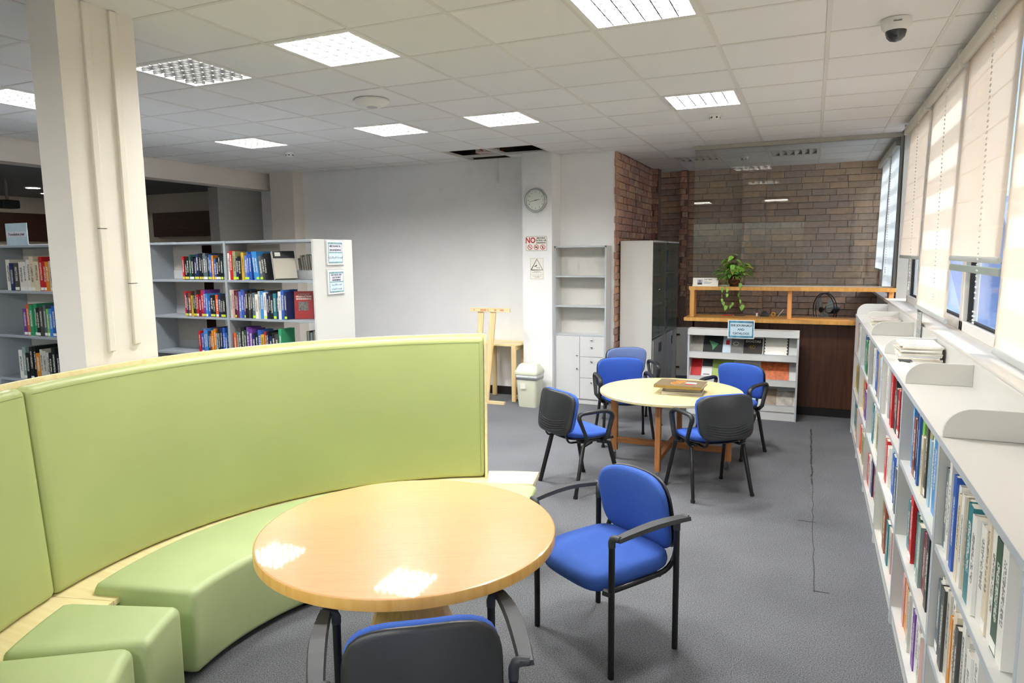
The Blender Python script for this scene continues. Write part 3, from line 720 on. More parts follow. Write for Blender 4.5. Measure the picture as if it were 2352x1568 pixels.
for w_, L, D, cm, lb, dx, dy, fl in ((.022, .34, .27, bookmat('#e9e2d3', '#8a3b34'), 'bottom book of the stack on the far table', -.16, -.12, True),
                                 (.014, .31, .25, bookmat('#5a4238', '#d8c9b0'), 'dark covered second book of the table stack', -.135, -.10, True),
                                 (.022, .30, .25, bookmat('#d9cfae', '#6b4c3b'), 'cream third book of the table stack', -.14, -.10, True)):
    x, y, z = onT(dx, dy, zz+w_)
    if fl: x, y, z = onT(dx+L, dy+D, zz+w_)
    flat('hardback_book', w_, L, D, cm, lb, (x, y, z), rz, flip=fl); zz += w_+.0006
ob = flat('hardback_book', .026, .40, .30, bookmat('#7c6c55', '#b8964a'), 'large brown book with orange emblem on top of the table stack', onT(-.22, -.15, zz+.026), rz-.12)
def onbook(o, mb, m, name):
    q = mb.build(name, m, o); return q
# emblem on the upper board (local x = 0 plane faces up)
emb = MB()
for cz_, cy_, r_ in ((.17, .10, .034), (.20, .17, .034)):
    ring = []
    for k in range(25):
        a = 2*PI*k/24*.82; ring.append((-.0008, cy_+r_*S(a), cz_+r_*C(a)*1.3))
    emb.tube(ring, .010, 6, flat=.1)
onbook(ob, emb, mat('emblem_orange', '#e0a45c', .5), 'emblem')
onbook(ob, B(-.0012, .13, .245, 0, .19, .33), PAPER, 'emblem_white'); onbook(ob, B(-.0012, .09, .245, 0, .128, .325), REDINK, 'emblem_red')
onbook(ob, B(.0006, -.0012, .002, .0254, -.0002, .398), mat('gold_spine', '#93773a', .4), 'spine_strip')

# ------------------------------------------------------------------ chairs
def bez(p0, p1, p2, n=6):
    p0, p1, p2 = map(Vector, (p0, p1, p2)); return [p0*(1-t)**2+p1*2*t*(1-t)+p2*t*t for t in [i/n for i in range(n+1)]]
def padback(w_, h_, t_, p=3.4, dome=.012, curve=.045, taper=0.0):
    # upright pad: face towards +Y, thickness t_, centred at origin, gently curved about z
    b = MB().pad(w_, h_, 0, t_, p, 44, dome, None, 0, taper)
    b.v = [(x, z+curve*(x/(w_/2))**2, y) for x, y, z in b.v]; b.f = [tuple(reversed(f)) for f in b.f]
    return b
def arm_chair(label, loc, fwd, group=None):
    # local: faces +Y
    rz = math.atan2(-fwd[0], fwd[1]); t = thing('armchair', label, 'chair', (loc[0], loc[1], 0), rz, group)
    W = .272; YF = .205; YR = -.205
    for sx in (-1, 1):
        MB().tube([(sx*W, YF, .0), (sx*W, YF, .63)], .0145, 12).build('leg', BLACKF, t, smooth='auto')
        MB().tube([(sx*W, YR, .0), (sx*W, YR, .625)], .0145, 12).build('leg', BLACKF, t, smooth='auto')
        arc = [(sx*W, YF+.0, .635)]+bez((sx*W, YF, .64), (sx*W, YF+.005, .655), (sx*(W-.035), YF-.005, .662), 3)
        top = [(sx*(W+.034+.010*S(PI*k/6)), YF+.004-.445*k/6, .655+.020*S(PI*(k/6))) for k in range(7)]
        a_ = MB()
        n_ = len(top)
        for k in range(n_-1):
            (xa, ya, za), (xb, yb, zb) = top[k], top[k+1]
            wa, wb = .021+.009*S(PI*k/7), .021+.009*S(PI*(k+1)/7)
            a_.add([(xa-wa, ya, za-.010), (xa+wa, ya, za-.010), (xa+wa*.8, ya, za+.008), (xa-wa*.8, ya, za+.008), (xb-wb, yb, zb-.010), (xb+wb, yb, zb-.010), (xb+wb*.8, yb, zb+.008), (xb-wb*.8, yb, zb+.008)],
                   [(0, 1, 5, 4), (1, 2, 6, 5), (2, 3, 7, 6), (3, 0, 4, 7)]+([(3, 2, 1, 0)] if k == 0 else [])+([(4, 5, 6, 7)] if k == n_-2 else []))
        a_.tube([(sx*W, YF, .61), (sx*W, YF, .632), (sx*(W+.006), YF, .648), (sx*(W+.022), YF-.002, .655), (sx*(W+.045), YF-.006, .656)], [.0165, .0168, .0168, .0165, .014], 12)
        a_.tube([(sx*W, YR, .59), (sx*W, YR, .625), (sx*(W+.006), YR-.006, .645), (sx*(W+.024), YR-.016, .655), (sx*(W+.046), YR-.024, .656)], [.0168, .0168, .0168, .0165, .014], 12)
        a_.build('armrest', mat('armrest_plastic', '#36383b', .5), t, smooth='auto')
        # side rail that sweeps from the front leg under the seat and up into the backrest
        rail = [(sx*(W-.02), YF-.005, .395), (sx*(W-.025), .0, .388)]+bez((sx*(W-.03), -.12, .385), (sx*(W-.035), -.245, .385), (sx*(W-.045), -.255, .50), 6)+[(sx*(W-.09), -.272, .56), (sx*(W-.11), -.285, .62)]
        MB().tube(rail, .013, 10).build('side_rail', BLACKF, t, smooth=True)
        MB().cyl((sx*(W-.035), YF+.012, .395), (sx*(W+.002), YF-.0, .395), .017, n=10).build('rail_cap', BLACKP, t)
    MB().tube([(-W+.02, .1, .388), (W-.02, .1, .388)], .011, 8).build('cross_bar', BLACKF, t, smooth=True)
    MB().tube([(-W+.02, -.12, .384), (W-.02, -.12, .384)], .011, 8).build('cross_bar', BLACKF, t, smooth=True)
    MB().pad(.49, .50, .378, .468, 4.6, 52, .010, lambda x, y: -.020*max(0, (y-.05)/.18)**2+.008*(x/.24)**2).build('seat', BLUE, t, smooth=True, loc=(0, .0, 0))
    b = padback(.47, .385, .045, 3.7, .016, .05, .03); b.build('backrest', BLUE, t, smooth=True, loc=(0, -.262, .630), rot=(-.2, 0, 0))
    b = padback(.474, .39, .022, 3.7, .0, .05, .03); b.build('back_shell', BLACKP, t, smooth=True, loc=(0, -.2845, .626), rot=(-.2, 0, 0))
    return t
arm_chair('blue armchair facing the near oak table, front view beside the aisle', (-.87, 3.1), (-.53, -.85), 'blue armchairs at the near table')
arm_chair('blue armchair seen from behind at the bottom of the picture', (-1.125, 1.805), (-.57, .82), 'blue armchairs at the near table')

def iso_chair(label, loc, fwd, fabric, group='blue chairs around the far table', arms=True):
    rz = math.atan2(-fwd[0], fwd[1]); t = thing('visitor_chair', label, 'chair', (loc[0], loc[1], 0), rz, group)
    for sx in (-1, 1):
        MB().tube([(sx*.205, .02, .418), (sx*.222, .12, .39), (sx*.255, .215, .0)], [.014, .0145, .013], 10, flat=1.35).build('leg', BLACKF, t, smooth='auto')
        MB().tube([(sx*.205, -.04, .418), (sx*.222, -.13, .39), (sx*.255, -.225, .0)], [.014, .0145, .013], 10, flat=1.35).build('leg', BLACKF, t, smooth='auto')
        for y in (.215, -.225): MB().cyl((sx*.2555, y, 0), (sx*.254, y*.985, .022), .017, n=10).build('foot_cap', RUBBER, t)
        MB().tube([(sx*.205, .17, .424), (sx*.205, -.17, .424)], .012, 8).build('side_rail', BLACKF, t, smooth='auto')
        if arms:
            x = sx*.262
            pts = [(sx*.225, -.115, .415), (x, -.125, .46), (x, -.175, .575)]+bez((x, -.195, .62), (x, -.205, .655), (x, -.16, .662), 4)+bez((x, -.02, .664), (x, .115, .664), (x, .118, .61), 6)+[(x, .085, .50), (x, .068, .455), (sx*.225, .062, .415)]
            MB().tube(pts, [.012, .014, .0155]+[.0165]*(len(pts)-6)+[.0155, .014, .012], 10, flat=1.35).build('armrest', BLACKP, t, smooth=True)
            for y in (-.115, .062): MB().cyl((sx*.2, y, .415), (sx*.24, y, .415), .009, n=8).build('arm_bolt', CHROME, t)
        up = [(sx*.15, -.1, .41), (sx*.15, -.17, .412)]+bez((sx*.15, -.2, .415), (sx*.15, -.235, .42), (sx*.15, -.242, .50), 4)+[(sx*.15, -.262, .62)]
        MB().tube(up, .013, 8, flat=.6).build('back_upright', BLACKF, t, smooth=True)
    MB().tube([(-.205, .1, .424), (.205, .1, .424)], .011, 8).build('cross_bar', BLACKF, t, smooth='auto')
    MB().tube([(-.205, -.1, .424), (.205, -.1, .424)], .011, 8).build('cross_bar', BLACKF, t, smooth='auto')
    MB().pad(.475, .43, .436, .482, 3.0, 44, .008, lambda x, y: -.026*max(0, (y-.04)/.17)**2+.012*(x/.24)**2+.008*max(0, -y/.2)**2).build('seat', fabric, t, smooth=True)
    MB().pad(.47, .425, .427, .444, 3.0, 40, -.004, lambda x, y: -.026*max(0, (y-.04)/.17)**2+.012*(x/.24)**2).build('seat_shell', BLACKP, t, smooth=True)
    padback(.465, .33, .034, 5.2, .012, .045, .04).build('backrest', fabric, t, smooth=True, loc=(0, -.262, .655), rot=(-.16, 0, 0))
    sh = padback(.472, .337, .030, 5.2, -.004, .045, .04).build('back_shell', BLACKP, t, smooth=True, loc=(0, -.291, .650), rot=(-.16, 0, 0))
    for k in range(5):
        rib = [(x, -.004+.045*(x/.236)**2, -.055-.018*k-.035*C(x/.19*PI/2)+.02) for x in [-.18+.36*i/10 for i in range(11)]]
        MB().tube(rib, .0022, 5).build('shell_rib', BLACKP, sh, smooth=True)
    return t
iso_chair('blue visitor chair seen from behind, left of the far round table', (-1.67, 5.21), (.6, .8), BLUED)
iso_chair('blue visitor chair seen from behind in front of the far table', (-.695, 5.46), (-.62, .78), BLUED)
iso_chair('bright blue visitor chair behind the far table, left of the book stack', (-1.67, 6.64), (.46, -.89), BLUED)
iso_chair('blue visitor chair in front of the journal rack, beside the far table', (-.666, 6.64), (-.405, -.914), BLUED)
iso_chair('faded blue visitor chair standing between the white bookcase and glazed cabinet', (-1.78, 7.42), (.55, -.83), BLUE2)

# ------------------------------------------------------------------ left double sided bookcases
CN = {'#c9262b': 'red', '#1d2125': 'black', '#2c6b5e': 'dark teal', '#23305e': 'navy', '#2f5fb8': 'blue', '#3f8fd6': 'sky blue', '#e9e7e0': 'white', '#d98a2b': 'orange', '#6b3f96': 'purple',
      '#7b2745': 'maroon', '#a9ab7c': 'olive', '#c9c7bd': 'pale grey', '#5f6d75': 'slate', '#d8a5a0': 'pink', '#2c7d86': 'teal', '#37996d': 'green', '#d9b13b': 'yellow', '#e4602c': 'bright orange',
      '#8a4a32': 'brown', '#d7dcc0': 'pale green', '#9cc3dd': 'pale blue', '#e0d3b8': 'cream', '#4b4a48': 'charcoal', '#7ec24a': 'lime', '#244f33': 'forest green', '#b8a98c': 'tan', '#8fa7a0': 'grey green', '#6b7fc4': 'lavender blue'}
CK = {v: k for k, v in CN.items()}
DARKINK = {'white', 'pale grey', 'pale green', 'pale blue', 'cream', 'yellow', 'pink', 'tan', 'olive'}
def cmat(nm):
    return bookmat(CK[nm], '#3b3f48' if nm in DARKINK else '#e9e6dc')
STK = [mat('label_white', '#f0f0ec', .6), mat('label_neon', '#c6ee2a', .6), mat('label_yellow', '#e2d25a', .6)]
NBOOK = [0]
def row_left(cols, x0, x1, yf, z, where, stick, tall=.25, lean_from=None, h_rng=(.19, .26)):
    n = len(cols); ws = [random.uniform(.7, 1.25) for _ in cols]; k = (x1-x0)/sum(ws); x = x0
    for i, nm in enumerate(cols):
        w_ = ws[i]*k-.0012; h_ = random.uniform(*h_rng); d_ = random.uniform(.16, .19)
        st = STK[stick(i)] if stick(i) is not None else None
        o = book('book', w_, h_, d_, cmat(nm), '%s book, %s from left, %s' % (nm, ORD[i], where), 'book', 'books on the left bookcases', sticker=st, sh=.022)
        tilt = 0
        if lean_from is not None and i >= lean_from:
            tilt = -.10
            if i == lean_from: x += .027
        o.location = (x, yf+random.uniform(0, .012), z+.0005); o.rotation_euler = (0, tilt, 0)
        x += (w_+.0014)/C(tilt)
    return x
def back_row(n, x0, x1, y, z, where, tilt=.0, hr=(.18, .24)):
    # books filed from the other side: page edges show
    k = (x1-x0)/n; x = x0
    for i in range(n):
        w_ = k*random.uniform(.8, .98); h_ = random.uniform(*hr)
        nm = random.choice(['pale grey', 'cream', 'white', 'slate', 'tan', 'charcoal', 'pale blue', 'grey green'])
        o = book('book', w_, h_, .17, cmat(nm), '%s book filed backwards, %s from left, %s' % (nm, ORD[i], where), 'book', 'books on the far side of the bookcases')
        o.rotation_euler = (0, tilt, PI); o.location = (x+w_, y+.18, z+.0005+max(0, w_*S(tilt))); x += k
def lib_case(name, label, x0, xs, yf, yb, zt, shelves, endpanel, backs):
    t = thing(name, label, 'bookcase', (0, 0, 0)); ym = (yf+yb)/2
    xe = xs[-1]
    B(xe-.022, yf-.004, 0, xe, yb+.004, zt).build('end_panel', mat('end_panel_white', '#d2d2cf', .45), t, bevel=.003)
    for x in xs[:-1]: B(x-.014, yf-.002, 0, x+.014, yb, zt).build('upright', STEELG, t, bevel=.002)
    for a, b_ in zip(xs[:-1], xs[1:]):
        a2, b2 = a+.0145, (b_-.0145 if b_ != xe else b_-.0225)
        B(a2, yf, zt-.022, b2, yb, zt).build('top_board', STEELG, t, bevel=.002)
        for z in shelves:
            B(a2, yf, z-.022, b2, yb, z).build('shelf', STEELG, t, bevel=.002)
            B(a2, ym-.006, z+.0005, b2, ym+.006, z+.085).build('book_stop', WHITE, t)
    for (a, b_, z0, z1) in backs: B(a, ym-.005, z0, b_, ym+.005, z1).build('centre_panel', BEIGEP, t)
    return t
ZS1 = [1.66, 1.305, .95, .595, .24]
lib_case('library_bookcase', 'tall white double sided bookcase with engineering signs on its end', -6.03, [-7.0, -6.03, -5.035, -4.0], 4.88, 5.43, 2.02, ZS1, True,
         [(-6.01, -5.62, z+.0865, z+.33) for z in ZS1]+[(-5.02, -4.62, z+.0865, z+.33) for z in ZS1])
nn = lambda *a: (lambda i: a[i % len(a)])
row_left(['red', 'black', 'black', 'dark teal', 'black', 'navy', 'navy', 'black', 'black', 'slate', 'slate', 'black', 'blue', 'orange', 'blue', 'black', 'black', 'black', 'dark teal'], -5.60, -5.055, 4.885, 1.66, 'top shelf, left bay, engineering bookcase', nn(2, 2, 2, 0, 0, 1))
row_left(['red', 'navy', 'brown', 'yellow', 'black', 'charcoal', 'red', 'maroon', 'red', 'purple', 'sky blue', 'blue', 'black', 'black', 'bright orange', 'navy', 'black', 'black', 'pale green'], -5.60, -5.052, 4.885, 1.305, 'second shelf, left bay, engineering bookcase', nn(2, 1, 0, None))
row_left(['red', 'blue', 'lavender blue', 'sky blue', 'navy', 'brown', 'orange', 'orange', 'pale blue', 'black', 'navy', 'blue', 'blue', 'black'], -5.44, -5.052, 4.885, .95, 'third shelf, left bay, engineering bookcase', nn(None, 0, None))
row_left(['white', 'red', 'olive', 'navy', 'black', 'yellow', 'lavender blue', 'blue', 'blue', 'sky blue', 'sky blue', 'slate', 'charcoal', 'black'], -5.015, -4.56, 4.885, 1.66, 'top shelf, right bay, engineering bookcase', nn(None, None, 1, 1), lean_from=9, h_rng=(.20, .275))
row_left(['pale grey', 'pink', 'black', 'maroon', 'lavender blue', 'blue', 'purple', 'black', 'charcoal', 'black', 'slate', 'white', 'pale grey', 'sky blue', 'white', 'navy', 'black', 'black', 'teal', 'navy', 'white', 'blue', 'navy'], -5.01, -4.34, 4.885, 1.305, 'second shelf, right bay, engineering bookcase', nn(None, None, 1, None), h_rng=(.22, .27))
row_left(['bright orange', 'teal', 'charcoal', 'black', 'forest green', 'purple', 'purple', 'navy', 'black', 'blue', 'yellow', 'red', 'black', 'navy', 'black', 'charcoal', 'green'], -4.99, -4.42, 4.885, .95, 'third shelf, right bay, engineering bookcase', nn(None,), h_rng=(.19, .27))
back_row(12, -4.42, -4.09, 5.18, 1.66, 'on the top shelf beyond', .12)
back_row(8, -4.20, -4.04, 5.18, 1.305, 'on the second shelf beyond', 0)
back_row(9, -4.38, -4.04, 5.18, .95, 'on the third shelf beyond', 0)
back_row(4, -5.80, -5.62, 5.18, 1.66, 'beyond the left bay, top shelf', 0)
# two books turned to show their covers
o = book('book', .05, .26, .20, bookmat('#cbc6b8', '#8a8f9a'), 'pale grey volume leaning with its cover showing, top shelf', 'book', 'books on the left bookcases', sticker=None)
o.rotation_euler = (0, -.30, -.55); o.location = (-4.475, 4.90, 1.6606)
B(.0502, .002, .19, .0512, .198, .258).build('cover_band', INK, o); B(.0512, .02, .21, .0518, .07, .245).build('cover_label', PAPER, o)
o = book('book', .035, .25, .17, bookmat('#a32a2e', '#e8d9d0'), 'red production engineering textbook standing with its cover showing', 'book', 'books on the left bookcases')
o.rotation_euler = (0, -.06, -1.05); o.location = (-4.325, 4.985, 1.3065)
B(.0351, .035, .075, .0357, .125, .155).build('cover_picture', mat('cover_picture', '#77736f', .5, noise=.6, nscale=60), o)
text('A TEXTBOOK OF', .013, o, (.0358, .085, .222), RIGHTF, PAPER); text('PRODUCTION\nENGINEERING', .021, o, (.0358, .085, .190), RIGHTF, PAPER, bold=.0008)
t = None
# signs on the end panel
FRT = mat('frame_teal_print', '#7fa3a8', .5, noise=.35, nscale=40)
def panel_sign(label, x, yc, zc, w_, h_, lines, ar, big):
    t = thing('shelf_sign', label, 'sign', (x, yc, zc), 0, 'framed signs on the bookcase end')
    B(0, -w_/2-.012, -h_/2-.014, .004, w_/2+.012, h_/2+.012).build('backing_card', mat('card_grey', '#b9bcc0', .6), t)
    B(.004, -w_/2, -h_/2, .012, w_/2, h_/2).build('holder', PLAST, t, bevel=.002)
    B(.012, -w_/2+.014, -h_/2+.014, .0126, w_/2-.014, h_/2-.012).build('print_border', FRT, t)
    B(.0126, -w_/2+.022, .008, .0132, w_/2-.022, h_/2-.03).build('print_top', mat('print_lilac', '#d5d8e6', .6), t)
    B(.0126, -w_/2+.022, -h_/2+.028, .0132, w_/2-.022, -.002).build('print_bottom', mat('print_blue', '#c8dcf0', .6), t)
    n = len(lines)
    for i, ln in enumerate(lines): text(ln, big, t, (.0134, 0, h_/2-.03-(h_/2-.038)*(i+.5)/n), RIGHTF, INK, bold=.0006)
    for i, ln in enumerate(ar): text(arabic(ln), big*1.05, t, (.0134, 0, -.002-(h_/2-.03)*(i+.5)/len(ar)), RIGHTF, INK)
panel_sign('framed MECHANICAL ENGINEERING sign on the bookcase end, the upper one', -3.9998, 5.165, 1.90, .235, .215, ['MECHANICAL', 'ENGINEERING'], ['الهندسة الميكانيكية'], .026)
panel_sign('framed ELECTRICAL AND ELECTRONICS ENGINEERING sign on the bookcase end, the lower one', -3.9998, 5.165, 1.635, .235, .215, ['ELECTRICAL AND', 'ELECTRONICS', 'ENGINEERING'], ['الهندسة الإلكترونية', 'والهندسة الكهربائية'], .019)
ZS2 = [1.625, 1.27, .915, .56, .2]
lib_case('library_bookcase', 'white double sided bookcase left of the cream column', -6.2, [-7.2, -6.12, -5.08], 3.46, 4.01, 1.985, ZS2, True, [(-6.1, -5.1, z+.0865, z+.33) for z in ZS2])
row_left(['white', 'navy', 'charcoal', 'white', 'white', 'white', 'cream', 'cream', 'red', 'red', 'orange', 'pale grey', 'slate', 'charcoal'], -5.91, -5.24, 3.465, 1.625, 'top shelf of the bookcase left of the column', nn(0, None, 0), h_rng=(.21, .27))
row_left(['purple', 'bright orange', 'green', 'green', 'black', 'charcoal', 'slate', 'lime', 'sky blue', 'blue', 'tan', 'white', 'red'], -5.745, -5.24, 3.465, 1.27, 'second shelf of the bookcase left of the column', nn(0, 0, None), h_rng=(.21, .28))
row_left(['white', 'grey green', 'black', 'black', 'black', 'orange', 'pale grey', 'pale grey', 'pale grey', 'black', 'black', 'black', 'purple', 'maroon', 'yellow'], -5.855, -5.24, 3.465, .915, 'third shelf of the bookcase left of the column', nn(None, 0), h_rng=(.21, .27))
t = thing('shelf_sign', 'Foundation year sign standing on the bookcase left of the column', 'sign', (-5.69, 3.452, 2.065), 0)
B(-.13, -.006, -.085, .13, 0, .085).build('holder', mat('sign_print_pale', '#b6cdd8', .5, noise=.1, nscale=12), t)
text('Foundation year', .030, t, (0, -.0064, 0), FRONT, INK, bold=.0006)
B(-.125, -.0063, -.02, .125, -.006, .02).build('text_band', mat('print_lilac', '#d5d8e6', .6), t)

# dim room furniture
t = thing('library_bookcase', 'dark grey bookcase in the dim room beyond the opening', 'bookcase', (-10.15, 8.75, 0))
for x in (-.95, 0, .95): B(x-.02, 0, 0, x+.02, .4, 2.15).build('upright', WALLD, t)
for z in (.1, .5, .9, 1.3, 1.72, 2.12): B(-.93, .0, z-.02, .93, .4, z).build('shelf', WALLD, t)
B(-.95, .4, 0, .95, .41, 2.15).build('back_panel', BROWNP, t)
k = 0
for z in (1.72,):
    x = .03
    for i in range(8):
        w_ = random.uniform(.03, .06); nm = random.choice(['forest green', 'charcoal', 'navy', 'olive', 'pale grey', 'slate'])
        o = book('book', w_, random.uniform(.22, .28), .2, cmat(nm), '%s book, %s along, %s shelf, dim far bookcase' % (nm, ORD[i], {.9: 'low', 1.3: 'middle', 1.72: 'upper'}[z]), 'book', 'books in the dim room')
        o.location = (-10.15+x, 8.77, z+.001); x += w_+.004
        if -.03 < x < .03: x = .03
t = tag(B(-11.1, 9.12, 2.25, -9.55, 9.19, 2.68).build('wall_board', BROWNP, bevel=.005), 'large dark brown board high on the dim far wall', 'board')
t = tag(B(-12.6, 9.12, 1.5, -11.3, 9.19, 2.14).build('wall_board', BROWNP, bevel=.005), 'low dark brown board on the dim far wall', 'board')
t = thing('air_conditioner', 'wall air conditioner in the dim room beyond', 'air conditioner', (-11.75, 9.19, 2.66))
MB().prism([(-.0, 0), (-.23, .02), (-.25, .2), (-.22, .3), (0, .3)], -.45, .45, 'x').build('body', WALLW, t, bevel=.01)
B(-.4, -.235, .03, .4, -.2, .045).build('air_slot', INK, t)
tag(MB().tube([(-11.45, 9.17, .5), (-11.45, 9.17, 2.2), (-11.5, 9.17, 2.66)], .03, 10).build('conduit', mat('dark_pipe', '#3d4446', .5), smooth=True), 'dark pipe running down the dim far wall', 'pipe')
for i, (x, y) in enumerate(((-11.6, 7.35), (-12.4, 8.1))):
    t = thing('downlight', ('nearer' if i == 0 else 'farther')+' oval downlight in the dim ceiling beyond', 'downlight', (x, y, 3.02), 0, 'downlights beyond')
    MB().lathe([(.13, 0), (.13, -.01), (.1, -.012)], 24).build('trim_ring', PLAST, t, smooth='auto'); MB().lathe([(.1, -.011), (.098, -.014)], 24).build('lens', emit('downlight_lens', '#fff6e8', 14), t)
t = thing('ceiling_projector', 'small dark device hanging from the dim ceiling at the left edge', 'projector', (-10.7, 6.4, 3.02))
MB().cyl((0, 0, 0), (0, 0, -.3), .02, n=10).build('pole', WALLD, t); B(-.1, -.12, -.42, .1, .12, -.3).build('body', INK, t, bevel=.02)

# ------------------------------------------------------------------ low bookcases under the windows
XF = .43; XBKP = .722; ZT = 1.235; LV = [.855, .475, .095]
DY = [1.66, 2.72, 3.78, 4.84, 5.88, 6.85, 7.82]
WHICH = ['nearest the camera', 'second from the camera', 'third from the camera, holding the tall magazine pile', 'fourth from the camera', 'fifth from the camera', 'farthest, beside the counter']
fin = [(XF+.004, ZT+.0005)]+[(XF+.004+.09*(1-C(a)), ZT+.02+.085*S(a)) for a in [PI/2*k/8 for k in range(9)]]+[(XBKP-.012, ZT+.105), (XBKP-.012, ZT+.0005)]
for i in range(6):
    y0, y1 = DY[i]+.001, DY[i+1]-.001
    t = thing('low_bookcase', 'low white bookcase under the windows, '+WHICH[i], 'bookcase', (0, 0, 0), 0, 'low bookcases under the windows')
    B(XF, y0, 0, XBKP, y0+.018, ZT-.022).build('side_panel', SHELFW, t); B(XF, y1-.018, 0, XBKP, y1, ZT-.022).build('side_panel', SHELFW, t)
    B(XF-.002, y0, 0, XF, y0+.018, ZT-.022).build('edge_strip', EDGE, t); B(XF-.002, y1-.018, 0, XF, y1, ZT-.022).build('edge_strip', EDGE, t)
    B(XF-.004, y0, ZT-.022, XBKP, y1, ZT).build('top_board', SHELFW, t)
    B(XF-.006, y0, ZT-.023, XF-.004, y1, ZT+.0005).build('edge_strip', EDGE, t)
    for z in LV:
        B(XF+.004, y0+.018, z-.02, XBKP-.008, y1-.018, z).build('shelf', SHELFW, t); B(XF+.002, y0+.018, z-.0205, XF+.004, y1-.018, z+.0003).build('edge_strip', EDGE, t)
    B(XF+.01, y0+.018, 0, XF+.02, y1-.018, LV[2]-.02).build('kick_board', SHELFW, t)
    B(XBKP-.008, y0, 0, XBKP, y1, ZT-.022).build('back_panel', SHELFW, t)
    B(XBKP-.012, y0, ZT, XBKP, y1, ZT+.112).build('top_ledge', SHELFW, t)
    yy = y1-.018 if i < 5 else y1-.02
    MB().prism(fin, yy, yy+.018, 'y').build('divider', SHELFW, t, bevel=.002)
    if i == 0:
        MB().prism(fin, y0, y0+.016, 'y').build('divider', SHELFW, t, bevel=.002)
BAYN = ['nearest bay', 'second bay', 'third bay', 'fourth bay', 'fifth bay', 'farthest bay']
def row_right(bay, lev, cols, ya, yb, hr=(.23, .31), set_=.02, wr=(.7, 1.3), lean=0):
    n = len(cols); ws = [random.uniform(*wr) for _ in cols]; k = (yb-ya)/sum(ws); y = yb
    z = LV[lev]; ln = ['top', 'middle', 'bottom'][lev]
    for i, nm in enumerate(cols):
        w_ = ws[i]*k-.0015; h_ = min(random.uniform(*hr), .335); d_ = random.uniform(.17, .235)
        o = book('book', w_, h_, d_, cmat(nm), '%s book, %s from far end, %s shelf, %s, window bookcases' % (nm, ORD[i], ln, BAYN[bay]), 'book', 'books on the window bookcases', sticker=STK[0] if random.random() < .25 else None)
        tl = lean if i < n-1 else lean
        # local X -> world -Y ; spine (-Y local) faces world -X
        o.rotation_euler = Matrix(((0, 1, 0), (-1, 0, 0), (0, 0, 1))).to_euler()
        m3 = Matrix(((0, 1, 0), (-1, 0, 0), (0, 0, 1))) @ Matrix.Rotation(tl, 3, 'Y')
        o.matrix_world = Matrix.Translation((XF+.012+set_+random.uniform(0, .02), y, z+.0008+(abs(w_*S(tl)) if tl < 0 else 0))) @ m3.to_4x4()
        y -= w_+.0015
W_, G_, L_ = 'white', 'pale grey', 'cream'
row_right(0, 0, ['slate', 'grey green', W_, 'navy', 'blue', W_, L_, W_, 'tan', 'teal', W_, W_, L_, W_, 'forest green', W_], 1.9, 2.69, (.27, .335), .0)
row_right(0, 1, ['slate', W_, 'charcoal', G_, W_, 'orange', L_, 'charcoal', W_, G_, W_, W_], 2.1, 2.69, (.25, .32), .0)
row_right(1, 0, ['sky blue', 'sky blue', 'brown', 'navy', 'slate', 'blue', 'lime', L_, 'charcoal', 'olive', 'pale blue', W_, 'sky blue', 'lime', 'purple', 'slate'], 2.80, 3.66, (.24, .33), .01)
row_right(1, 1, ['teal', 'charcoal', 'red', 'black', 'teal', 'forest green', 'grey green', 'maroon', 'brown', 'yellow', 'black'], 2.95, 3.62, (.22, .31), .01)
row_right(1, 2, ['pink', 'orange', 'yellow', 'navy', G_, W_, 'purple', W_, 'red', W_, 'bright orange', 'forest green', W_], 2.80, 3.62, (.22, .30), .01)
row_right(2, 0, [W_, 'navy', W_, 'red', 'black', 'charcoal', 'red', 'black'], 4.1, 4.80, (.25, .33), .01)
row_right(2, 1, [W_, 'red', W_, G_, 'pale blue', 'blue', W_, 'slate'], 4.05, 4.79, (.22, .29), .01)
row_right(2, 2, ['olive', 'cream', 'brown', W_, 'teal', G_, 'red', 'green'], 3.95, 4.79, (.22, .3), .01)
row_right(3, 0, ['forest green', W_, 'pale blue', 'blue', 'tan', 'orange', 'pale blue', W_, L_], 4.95, 5.83, (.26, .33), .0)
row_right(3, 1, ['pale blue', 'teal', W_, L_, 'olive', 'tan'], 4.98, 5.80, (.22, .31), .01)
row_right(3, 2, ['red', W_, 'navy', 'red', 'green', 'purple', W_, 'teal'], 4.95, 5.83, (.22, .3), .01)
row_right(4, 0, ['navy', 'blue', 'green', 'forest green', W_, 'navy'], 5.97, 6.8, (.25, .33), .0)
row_right(4, 1, ['yellow', 'red', 'purple', W_, 'pale green'], 5.97, 6.8, (.23, .32), .0)
row_right(4, 2, ['bright orange', W_, 'olive', W_, 'red'], 5.97, 6.8, (.23, .3), .0)
row_right(5, 0, ['red', W_, 'green', 'teal'], 6.95, 7.75, (.25, .32), .0)
row_right(5, 1, ['yellow', 'olive', 'red'], 6.95, 7.7, (.23, .31), .0)
row_right(5, 2, ['teal', 'pale green', 'orange'], 6.95, 7.7, (.23, .31), .0)
